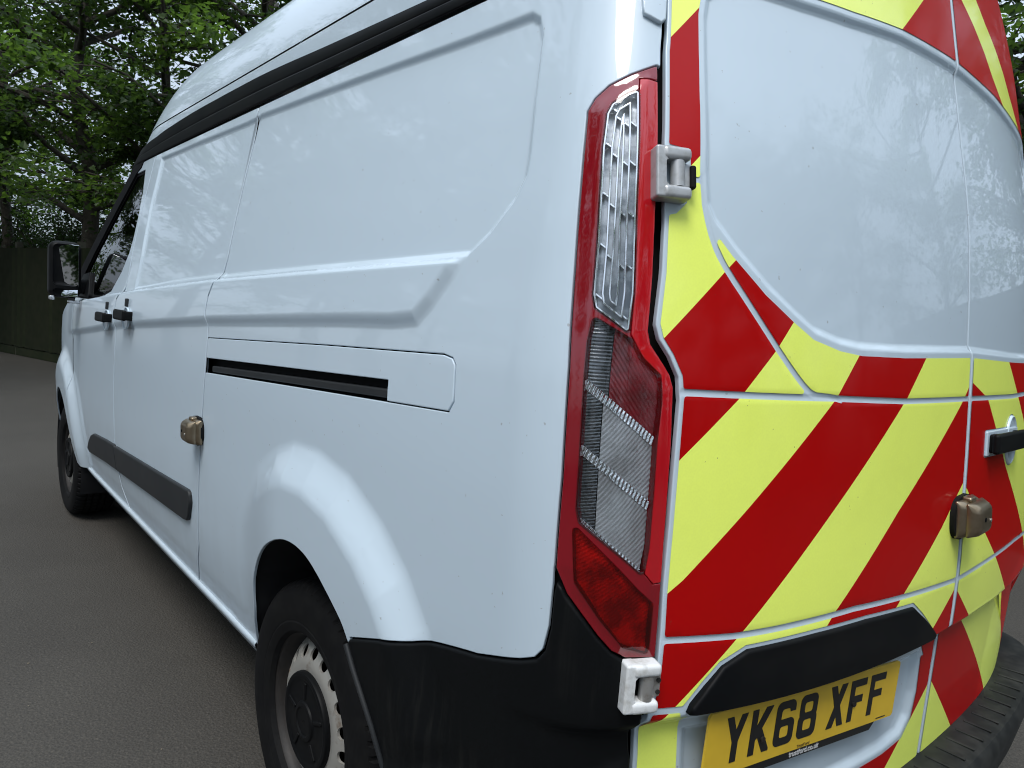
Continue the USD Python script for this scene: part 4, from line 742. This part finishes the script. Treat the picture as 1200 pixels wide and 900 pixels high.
def liner(pts, y0, side, name):
    """dark moulded tunnel behind a wheel opening"""
    P = np.array(pts); V = np.concatenate([np.c_[P[:, 0], np.full(len(P), side*y), P[:, 1]] for y in (y0, .56)]); n = len(P)
    F = [[i, i+1, n+i+1, n+i] for i in range(n-1)]; c = len(V); V = np.r_[V, [[P[:, 0].mean(), side*.56, .4]]]
    F3 = [[n+i, n+i+1, c] for i in range(n-1)]
    t = trimesh.Trimesh(V, np.array([[a, b, d] for a, b, d, e in F]+[[a, d, e] for a, b, d, e in F]+F3), process=False)
    obj(name, t, 'dark_void', van, 40)
for side in (1, -1):
    q = np.array(P_ARCH.buffer(.006).intersection(sbox(0, .386, 2, 1)).exterior.coords); q = q[q[:, 1] > .388]; q = q[np.argsort(-np.arctan2(q[:, 1]-.38, q[:, 0]-.87))]
    E0 = surf(q[:, 0], q[:, 1], -.0045); E0[:, 1] *= side; n = len(E0); E1 = E0*[1, 0, 1]+[0, side*.56, 0]; V = np.r_[E0, E1, [[.88, side*.56, .4]]]
    obj('arch_liner', trimesh.Trimesh(V, np.array([[i, i+1, n+i+1] for i in range(n-1)]+[[i, n+i+1, n+i] for i in range(n-1)]+[[n+i, n+i+1, 2*n] for i in range(n-1)]), process=False), 'dark_void', van, 40)
    liner([(4.28-.41*math.cos(a), .36+.41*math.sin(a)) for a in np.linspace(-.4, math.pi+.4, 40)], .93, side, 'arch_liner')

# ------------------------------------------------------------------ high roof, gutter strip, windscreen, nose
ZS = [1.90,1.965,2.00,2.04,2.10,2.20,2.28,2.34,2.38,2.40]; XFZ = PC(ZS, [3.92,3.80,3.70,3.62,3.54,3.44,3.38,3.22,3.0,2.8])
def roof_pt(s, z, off=0.0):
    """s: like u, running on round the front of the roof"""
    s, z = np.broadcast_arrays(np.asarray(s, float), np.asarray(z, float)); xs = XFZ(z)-.9; fr = s > xs
    P = base(np.minimum(s, xs), z); a = np.clip((s-xs)/1.55, 0, 1)*np.pi/2; w = P[..., 1]
    e = 2/2.6
    P = np.where(fr[..., None], np.stack([xs+.9*np.abs(np.sin(a))**e, w*np.abs(np.cos(a))**e, z], -1), P)
    return P
def roof_grid(ss, zz, off=0.0, zc=None):
    S, Z = np.meshgrid(ss, zz, indexing='ij'); Z = Z if zc is None else zc(S, Z)
    P = roof_pt(S, Z)
    if off:
        e = 2e-3; n = np.cross(roof_pt(S, Z+e)-P, roof_pt(S+e, Z)-roof_pt(S-e, Z)); n /= np.maximum(np.linalg.norm(n, axis=-1, keepdims=True), 1e-9); P = P+n*off
    a, b = S.shape; F = [[i*b+j, (i+1)*b+j, (i+1)*b+j+1, i*b+j+1] for i in range(a-1) for j in range(b-1)]
    V = P.reshape(-1, 3); F = np.array(F)
    V2 = V*[1, -1, 1]; return np.r_[V, V2], np.r_[F, F[:, ::-1]+len(V)]
ss = np.r_[np.linspace(.112, .5, 20), np.linspace(.55, 2.5, 40), np.linspace(2.55, 4.45, 90)]
obj('roof_skirt', roof_grid(ss, np.r_[1.93, 1.96, 2.0, 2.03, 2.041, 2.0425]), 'white_paint', van, 50)
ss2 = np.r_[np.linspace(UC, .10, 40), ss]
zz = np.r_[2.0468, 2.049, 2.06, 2.08, 2.10, 2.13, 2.16, 2.19, 2.22, 2.25, 2.268]
hr = obj('high_roof', roof_grid(ss, zz, .0015), 'white_paint', van, 60)
obj('roof_cap', roof_grid(ss2, np.r_[2.270, 2.29, 2.31, 2.33, 2.345, 2.36, 2.372, 2.382, 2.39, 2.396, 2.40], .0015), 'white_paint', hr, 60)
V, F = roof_grid(ss2, np.r_[2.0435, 2.0455], -.004); obj('roof_seam', (V, F), 'seal', hr, False)
top = roof_pt(np.linspace(UC, 4.4, 120), np.full(120, 2.3999)); c = len(top)
V = np.r_[top, top*[1, -1, 1]]; F = np.array([[i, i+1, c+i+1, c+i] for i in range(c-1)]); obj('roof_panel', (V+[0, 0, .0], F), 'white_paint', hr, False)
stop = PC([.2,.72,1.127,1.709,2.208,2.638,3.021,3.4,4.5],[1.955,1.973,1.989,2.012,2.015,2.006,1.984,1.962,1.95])
sbot = PC([.2,1.6,2.8,3.1,3.4,4.5],[1.922,1.922,1.917,1.917,1.915,1.915])
us_ = np.r_[np.linspace(.16, 2.4, 60), np.linspace(2.45, 4.45, 90)]
gs = lambda S, Z: sbot(S)+(stop(S)-sbot(S))*Z
V, F = roof_grid(us_, np.array([0, .04, .42, .46, .5, .54, .96, 1.0]), .006, gs)
# a shallow groove runs along the strip
nz = 8; n1 = len(us_)*nz
for blk in (0, n1):
    G = V[blk:blk+n1].reshape(len(us_), nz, 3)
    nrm = G[:, 3]*0+np.array([0, 1 if blk == 0 else -1, 0]); G[:, 0] -= nrm*.006; G[:, 7] -= nrm*.006; G[:, 4] -= nrm*.004
gst = obj('gutter_strip', (V, F), 'black_plastic', van, 25)
# windscreen
k = np.linspace(0, 1, 16); yy = np.linspace(-1, 1, 21)
L0 = base(4.25+(3.18-4.25)*k, 1.262+(1.930-1.262)*k)
V = np.array([[[p[0]+(.30*(1-t)+.62*t)*(1-abs(s)**2.2), s*p[1], p[2]-.03*(1-s*s)*(1-t)] for s in yy] for p, t in zip(L0, k)]).reshape(-1, 3)
F = np.array([[i*21+j, i*21+j+1, (i+1)*21+j+1, (i+1)*21+j] for i in range(15) for j in range(20)])
obj('windscreen', (V, F), 'window_glass', van, 60)
# bonnet and front end
uu = np.linspace(4.22, 5.02, 14); L0 = base(uu, np.interp(uu, [4.22, 4.7, 5.02], [1.262, 1.11, 1.0]))
V = np.array([[[p[0]+.28*(1-abs(s)**2.4), s*p[1], p[2]+.05*(1-s**4)*(1-((p[0]-4.2)/.85)**2*.8)] for s in yy] for p in L0]).reshape(-1, 3)
F = np.array([[i*21+j, i*21+j+1, (i+1)*21+j+1, (i+1)*21+j] for i in range(13) for j in range(20)])
obj('bonnet', (V, F[:, ::-1]), 'white_paint', van, 60)
def nose(z0, z1, off, n=8):
    zz = np.linspace(z0, z1, n); V = []
    for z in zz:
        p = base(5.02, z); V += [[p[0]+(.28+off)*(1-abs(s)**2.4)+off, s*(p[1]+off), z] for s in yy]
    return np.array(V), np.array([[i*21+j, i*21+j+1, (i+1)*21+j+1, (i+1)*21+j] for i in range(n-1) for j in range(20)])[:, ::-1]
obj('front_panel', nose(.56, 1.0, 0), 'white_paint', van, 50)
fb = obj('front_bumper', nose(.24, .62, .02), 'dirty_black', van, 50)
V, F = nose(.66, .92, .012); kk = (abs(V[F].mean(1)[:, 1]) < .42); obj('grille', (V, F[kk]), 'black_plastic', van, 40)
for sgn in (1, -1): V, F = nose(.74, .98, .014); kk = (V[F].mean(1)[:, 1]*sgn > .46); obj('headlight', (V, F[kk]), 'headlamp', van, 50)

# ------------------------------------------------------------------ door mirror, near side; cab interior
mh = obj('wing_mirror', tm(rbox(.12, .140, .280, .038, (3.675, 1.050, 1.423), 20)-rbox(.06, .118, .208, .022, (3.605, 1.050, 1.446), 12)-rbox(.06, .112, .040, .012, (3.605, 1.050, 1.308), 12)), 'black_plastic', van, 45)
def lookback(man, c, yaw, pitch):
    R = trimesh.transformations.euler_matrix(0, pitch, yaw); R[:3, 3] = c; return tm(man, R)
obj('mirror_glass', lookback(rbox(.004, .114, .204, .0015), (3.633, 1.050, 1.446), math.radians(-13), math.radians(-2)), 'mirror_glass', mh, 30)
obj('mirror_glass', lookback(rbox(.004, .108, .037, .0015), (3.633, 1.050, 1.308), math.radians(-16), math.radians(10)), 'mirror_glass', mh, 30)
obj('mirror_arm', tm(rbox(.10, .14, .075, .02, (3.70, .975, 1.345), 12)), 'black_plastic', mh, 40)
obj('indicator', tm(rbox(.05, .020, .022, .006, (3.64, 1.108, 1.280))), 'headlamp', mh, 40)
obj('foot_lamp', tm(rbox(.05, .050, .016, .006, (3.66, 1.01, 1.264))), 'headlamp', mh, 40)
sheet('mirror_base', Polygon([(3.52,1.292),(3.98,1.292),(3.80,1.41),(3.62,1.42)]), 'black_plastic', fdr, h=.03, off=.006, rnd=.004, lip=.02)
m2 = obj('wing_mirror', tm(rbox(.12, .172, .285, .035, (3.675, -1.058, 1.425), 16)+rbox(.10, .16, .075, .02, (3.70, -.97, 1.345), 12)), 'black_plastic', van, 45)
for sy in (.42, -.42):
    s = obj('seat', tm(rbox(.48, .50, .16, .05, (3.15, sy, .88), 12)+rbox(.14, .48, .66, .05, (2.90, sy, 1.20), 12)), 'seat_cloth', van, 50)
    obj('headrest', tm(rbox(.10, .27, .19, .045, (2.90, sy, 1.62), 12)), 'seat_cloth', s, 50)
obj('dashboard', tm(rbox(.42, 1.60, .44, .08, (3.86, 0, 1.14), 12)), 'interior', van, 50)
sw = trimesh.creation.torus(.19, .016, 32, 12); sw.apply_transform(trimesh.transformations.rotation_matrix(math.radians(-62), [0, 1, 0])); sw.apply_translation([3.62, -.42, 1.16]); obj('steering_wheel', sw, 'interior', van, 50)

# ------------------------------------------------------------------ ground
G = 400.0
g = put('asphalt_yard', [[-G, -G, 0], [G, -G, 0], [G, G, 0], [-G, G, 0]], [[0, 1, 2], [0, 2, 3]], 'asphalt'); tag(g, 'brown grey asphalt yard under the van', kind='structure')
fl = lambda x: .21+.27*(x-16.1)             # the fence's line on the ground
xs_ = np.linspace(-30, 45, 40); V = np.r_[np.c_[xs_, fl(xs_)-.05, np.full(40, .012)], np.c_[xs_, fl(xs_)-14, np.full(40, .25)]]
g = put('verge', V, [[i, i+1, 41+i, 40+i] for i in range(39)], 'soil'); tag(g, 'dark leafy bank behind the fence', kind='structure')

# ------------------------------------------------------------------ fence
fence = thing('wooden_fence', 'dark weathered close boarded wooden fence below the trees at the left', 'fence')
fd_ = np.array([1, .27])/np.hypot(1, .27); nf = np.array([-fd_[1], fd_[0]])          # nf points to the yard
ang = math.atan2(fd_[1], fd_[0]); F0 = np.array([22.5, fl(22.5)]); rf = np.random.default_rng(11)
def fbox(sx, sy, sz, along, out, zc, twist=0.0, taper=0.0):
    b = trimesh.creation.box([sx, sy, sz]); b.vertices[:, 1] += np.where(b.vertices[:, 0] > 0, taper, 0)
    b.apply_transform(trimesh.transformations.rotation_matrix(twist, [0, 1, 0]))
    b.apply_transform(trimesh.transformations.rotation_matrix(ang, [0, 0, 1])); p = F0-fd_*along+nf*out; b.apply_translation([p[0], p[1], zc]); return b
Lf = 27.0
for k in range(int(Lf/.118)):
    obj('board', fbox(.128, .012, 1.80+rf.uniform(-.012, .012), k*.118, .012+rf.uniform(0, .004), .17+.90, rf.uniform(-.006, .006), .009), 'fence_wood' if rf.random() < .6 else 'fence_wood_green', fence, False)
for k in range(int(Lf/2.4)+1): obj('post', fbox(.10, .10, 2.08, k*2.4-.06, -.04, 1.04), 'fence_post', fence, False)
for k in range(int(Lf/2.4)):
    obj('gravel_board', fbox(2.36, .03, .15, k*2.4+1.14, .0, .08), 'fence_wood_green', fence, False)
    for z in (.45, 1.10, 1.72): obj('rail', fbox(2.36, .04, .07, k*2.4+1.14, -.018, z), 'fence_wood', fence, False)

# ------------------------------------------------------------------ trees
def tube(pts, radii, seg=7):
    pts = np.asarray(pts, float); n = len(pts); t = np.gradient(pts, axis=0); t /= np.linalg.norm(t, axis=1, keepdims=True)
    a = np.cross(t, [0.31, .9, .2]); a /= np.linalg.norm(a, axis=1, keepdims=True); b = np.cross(t, a); th = np.arange(seg)/seg*2*np.pi
    V = (pts[:, None]+np.asarray(radii)[:, None, None]*(a[:, None]*np.cos(th)[:, None]+b[:, None]*np.sin(th)[:, None])).reshape(-1, 3); j = np.arange(seg)
    F = np.concatenate([np.stack([i*seg+j, i*seg+(j+1) % seg, (i+1)*seg+(j+1) % seg, (i+1)*seg+j], 1) for i in range(n-1)]); return V, F
def join(parts):
    Vs, Fs, o = [], [], 0
    for V, F in parts: Vs.append(V); Fs.append(F+o); o += len(V)
    return np.concatenate(Vs), np.concatenate(Fs)
# a five-lobed leaf, folded along its midrib, unit length
LOBE = np.array([(0,0),(.18,.06),(.50,.10),(.40,.24),(.46,.46),(.26,.50),(.20,.72),(0,1.0)])
lv = [(x, y, abs(x)*.28-.10*y*y) for x, y in LOBE]+[(-x, y, abs(x)*.28-.10*y*y) for x, y in LOBE[1:-1]]
LEAF_V = np.array(lv)*[.95, 1, 1]; LEAF_V[:, 1] -= .1
mid = 0; right = list(range(1, 8)); left = [8, 9, 10, 11, 12, 13, 7]
LEAF_F = np.array([(0, a, b) for a, b in zip(right[:-1], right[1:])]+[(0, b, a) for a, b in zip(left[:-1], left[1:])])
SIMPLE_V = np.array([(0,0,0),(.26,.3,.08),(.30,.6,.05),(0,1,-.08),(-.30,.6,.05),(-.26,.3,.08)]); SIMPLE_F = np.array([(0,1,2),(0,2,3),(0,3,4),(0,4,5)])
def leaves(P, size, r, droop=.5, simple=False):
    n = len(P); LV, LF = (SIMPLE_V, SIMPLE_F) if simple else (LEAF_V, LEAF_F)
    nz = r.normal(0, .55, (n, 3))+[0, 0, 1.0]; nz /= np.linalg.norm(nz, axis=1, keepdims=True)
    d = r.normal(0, 1, (n, 3)); d[:, 2] -= droop; d -= nz*(d*nz).sum(1, keepdims=True); d /= np.linalg.norm(d, axis=1, keepdims=True); x = np.cross(d, nz)
    s = size*r.uniform(.6, 1.25, n)[:, None, None]
    V = P[:, None]+s*(LV[None, :, :1]*x[:, None]+LV[None, :, 1:2]*d[:, None]+LV[None, :, 2:]*nz[:, None])
    F = (LF[None]+np.arange(n)[:, None, None]*len(LV)).reshape(-1, 3); return V.reshape(-1, 3), F
def make_tree(name, loc, rz, label, seed, H=9.0, R=3.2, z0=2.0, nl=15000, size=.135, lm='leaf_green', group=None, trunk_r=.13, scale=1.0):
    r = np.random.default_rng(seed); t = thing(name, label, 'tree', loc, rz, group, scale)
    zz = np.linspace(0, H*.86, 12); wob = np.cumsum(r.normal(0, .07, (12, 2)), 0); tr = np.c_[wob, zz]; parts = [tube(tr, trunk_r*(1-.85*zz/H)+.012, 9)]; twigs, tips = [], []
    for k in range(26):
        h = z0+(H*.84-z0)*(k/25)**.9; a = k*2.4+r.uniform(-.5, .5); L = R*(.55+.6*r.random())*math.sqrt(max(.12, 1-((h-H*.45)/(H*.62))**2))
        b0 = np.array([np.interp(h, zz, tr[:, 0]), np.interp(h, zz, tr[:, 1]), h]); dirn = np.array([math.cos(a), math.sin(a), r.uniform(.15, .75)])
        s = np.linspace(0, 1, 7); bend = r.normal(0, .14, (7, 3)).cumsum(0)*s[:, None]; br = b0+dirn*L*s[:, None]+bend*.7+np.c_[0*s, 0*s, -.35*L*.25*s**2]
        parts.append(tube(br, .045*(1-.85*s)*(trunk_r/.13)+.006, 6))
        for q in range(9):
            i = r.uniform(.25, 1.0); p = np.array([np.interp(i, s, br[:, c]) for c in range(3)]); dd = dirn*.5+r.normal(0, .6, 3); dd[2] = abs(dd[2])*.4-.15; l2 = r.uniform(.5, 1.25)*R/3.2; s2 = np.linspace(0, 1, 4)
            tw = p+dd*l2*s2[:, None]+np.c_[0*s2, 0*s2, -.18*s2**2]; twigs.append(tube(tw, .010*(1-.7*s2)+.003, 4)); tips.append(tw)
    tips = np.array(tips); w = r.random(len(tips))**1.6; w /= w.sum(); pick = r.choice(len(tips), nl, p=w); i = r.uniform(.15, 1.1, nl)
    A, B = tips[pick, 0], tips[pick, 3]; P = A+(B-A)*i[:, None]+r.normal(0, .17, (nl, 3))*[1, 1, .7]
    V, F = join(parts); obj('trunk', (V, F), 'bark', t, 60)
    V, F = join(twigs); tag(put('twigs', V, F, 'twig', t), kind='stuff')
    V, F = leaves(P, size, r); put('crown', V, F, lm, t)
    return t.GetPrim() if hasattr(t, 'GetPrim') else t
def make_bush(name, loc, label, seed, H=2.6, R=1.2, nl=5200, lm='leaf_ivy', group=None, size=.085, cat_='bush'):
    r = np.random.default_rng(seed); t = thing(name, label, cat_, loc, 0, group); stems, pts = [], []
    for k in range(34):
        a = r.uniform(0, 6.28); s = np.linspace(0, 1, 7); l = R*r.uniform(.3, 1.0); h = H*r.uniform(.55, 1.0); p = np.c_[l*np.cos(a)*s**1.3, l*np.sin(a)*s**1.3, h*s-.35*l*s**3]+np.c_[r.normal(0, .05, (7, 2)).cumsum(0)*s[:, None], 0*s]
        stems.append(tube(p, .014*(1-.7*s)+.003, 5)); pts.append(p)
    pts = np.array(pts); j = r.integers(0, len(pts), nl); i = r.uniform(.12, 1, nl)*6; i0 = np.minimum(i.astype(int), 5); f = (i-i0)[:, None]; P = pts[j, i0]*(1-f)+pts[j, i0+1]*f+r.normal(0, .15, (nl, 3)); P[:, 2] = np.maximum(P[:, 2], .05)
    V, F = join(stems); put('stem', V, F, 'twig', t); V, F = leaves(P, size, r, simple=True); put('foliage', V, F, lm, t); return t
def at_px(d, az):     # a spot d metres from the camera, az degrees to the right of the van's length
    return (CAM[0]+d*math.cos(math.radians(az)), CAM[1]-d*math.sin(math.radians(az)), 0.0)
g1, g2 = 'trees behind the fence', 'trees round the rest of the yard, outside the picture'
tA = make_tree('broadleaf_tree', at_px(18.6, 5.3), 10, 'slender leafy tree behind the fence at the far left', 21, H=9.5, R=2.9, z0=2.6, trunk_r=.11, nl=11500, size=.10, group=g1)
tB = make_tree('broadleaf_tree', at_px(15.6, 9.6), 80, 'darker leafy tree with a thick trunk just above the door mirror', 22, H=9.0, R=3.0, z0=2.5, nl=14500, size=.10, trunk_r=.17, group=g1, lm='leaf_dark')
tC = make_tree('broadleaf_tree', at_px(15.2, 14.2), 200, 'bright leaved tree rising beside the roof of the van', 23, H=9.5, R=3.0, z0=2.2, nl=12500, size=.105, trunk_r=.12, group=g1)
def copy_tree(ref, loc, rz, label, grp, s=1.0): return thing('broadleaf_tree', label, 'tree', loc, rz, grp, s, ref)
copy_tree(tC, at_px(21.5, 1.5), 130, 'leafy tree leaning in at the left edge of the picture behind the fence', g1)
copy_tree(tB, at_px(14.5, 19.5), 300, 'dark leafy tree mostly hidden behind the front of the roof', g1, .95)
copy_tree(tB, at_px(27.0, 3.0), 250, 'farthest dark tree at the left edge', g1, 1.1)
for d, az, s, ref, rz, where in ((14, 34, 1.0, tA, 30, 'cab'), (12.5, 58, 1.0, tB, 140, 'middle of the load bay'), (11, 82, .95, tC, 220, 'rear doors')):
    copy_tree(ref, at_px(d, az), rz, 'leafy tree behind the fence, hidden by the '+where, g1, s)
spots = [((13, 12), 1.0, tB, 12), ((8, 9), 1.15, tC, 70), ((10.5, 6.6), 1.1, tB, 20), ((14.5, 6.8), 1.2, tA, 20), ((18.0, 5.4), 1.2, tB, 120), ((5, 9.5), 1.1, tB, 250), ((3, 12), 1.0, tA, 99), ((18.5, 9), 1.0, tA, 44), ((22, 6.5), 1.0, tC, 70), ((-3, 11), .95, tC, 170), ((-9, 7.5), 1.0, tB, 200), ((-11, 2), 1.05, tA, 260), ((-10, -2.5), 1.0, tC, 310),
    ((-9, -6), 1.0, tB, 40), ((-8, -9.5), 1.0, tA, 77), ((-4, -10), 1.0, tC, 140), ((-13, -9), 1.1, tC, 10), ((1, -9.5), 1.0, tA, 120), ((-13.5, -4.5), 1.1, tA, 300), ((12, 17), 1.1, tA, 0), ((19, 13), 1.1, tB, 150)]
for (x, y), s, ref, rz in spots:
    copy_tree(ref, (x, y, 0), rz, 'leafy tree at the edge of the yard outside the picture', g2, s)
copy_tree(tB, at_px(8.5, 76.5), 33, 'dark tree just showing past the right edge of the rear doors', g1, .9)
bp = [(19.2, 3.2, 3.2), (18.0, 6.0, 3.3), (16.4, 8.3, 3.0), (17.2, 10.5, 3.4), (15.6, 12.4, 3.0), (14.6, 15.0, 3.1), (13.4, 18.2, 2.8), (20.5, 7.2, 4.0), (20.0, 11.4, 4.1), (18.6, 14.4, 4.0), (22.5, 4.6, 4.2)]
bl = ['dark ivy bush over the fence at the left edge', 'dark bramble bush behind the slender trunk', 'low dark bush to the left of the door mirror', 'tall dark bush right above the door mirror', 'dark bush beside the thick trunk', 'dark bush behind the cab window', 'dark bush hidden by the cab', 'tall far bush between the trunks', 'tall far bush above the mirror', 'tall far bush behind the cab', 'tall far bush at the left edge']
for k, ((d, az, h), l) in enumerate(zip(bp, bl)): make_bush('bush', at_px(d+.9, az), l, 60+k, H=h, R=1.45 if h < 3.6 else 2.1, nl=8000 if h < 3.6 else 12000, group='bushes behind the fence')

b0 = make_bush('hedge_bush', (-9.5, 4.5, 0), 'dense bush at the edge of the yard outside the picture', 91, H=2.9, R=1.7, nl=7000, lm='leaf_dark', group='bushes round the rest of the yard, outside the picture', size=.11)
for x, y, rz in ((-10.5, 1.5, 80), (-10.5, -1.5, 170), (-10, -4.5, 20), (-9, -7.5, 250), (-7, -10, 140), (-4, -11, 60), (-7.5, 7.5, 310), (-4.5, 10, 120), (-11.5, 7.5, 33), (-1, 11.5, 220), (2.5, 11, 10)):
    thing('hedge_bush', 'dense bush at the edge of the yard outside the picture', 'bush', (x, y, 0), rz, 'bushes round the rest of the yard, outside the picture', None, b0)
# ------------------------------------------------------------------ bits of dry leaf and grit on the asphalt
r = np.random.default_rng(5); n = 620; P = np.c_[r.uniform(.2, 11, n), r.uniform(1.05, 4.5, n), np.full(n, .004)]; sz = r.uniform(.004, .015, n)*r.random(n)**.5
V, F = leaves(P, 1.0, r, simple=True); V = (V.reshape(n, 6, 3)-P[:, None])*sz[:, None, None]*[1, 1, .35]+P[:, None]; V[..., 2] = np.maximum(V[..., 2], .0015)
g = put('leaf_litter', V.reshape(-1, 3), F, 'dry_leaf'); tag(g, 'tiny pale bits of dry leaf and grit on the asphalt', 'litter', kind='stuff')
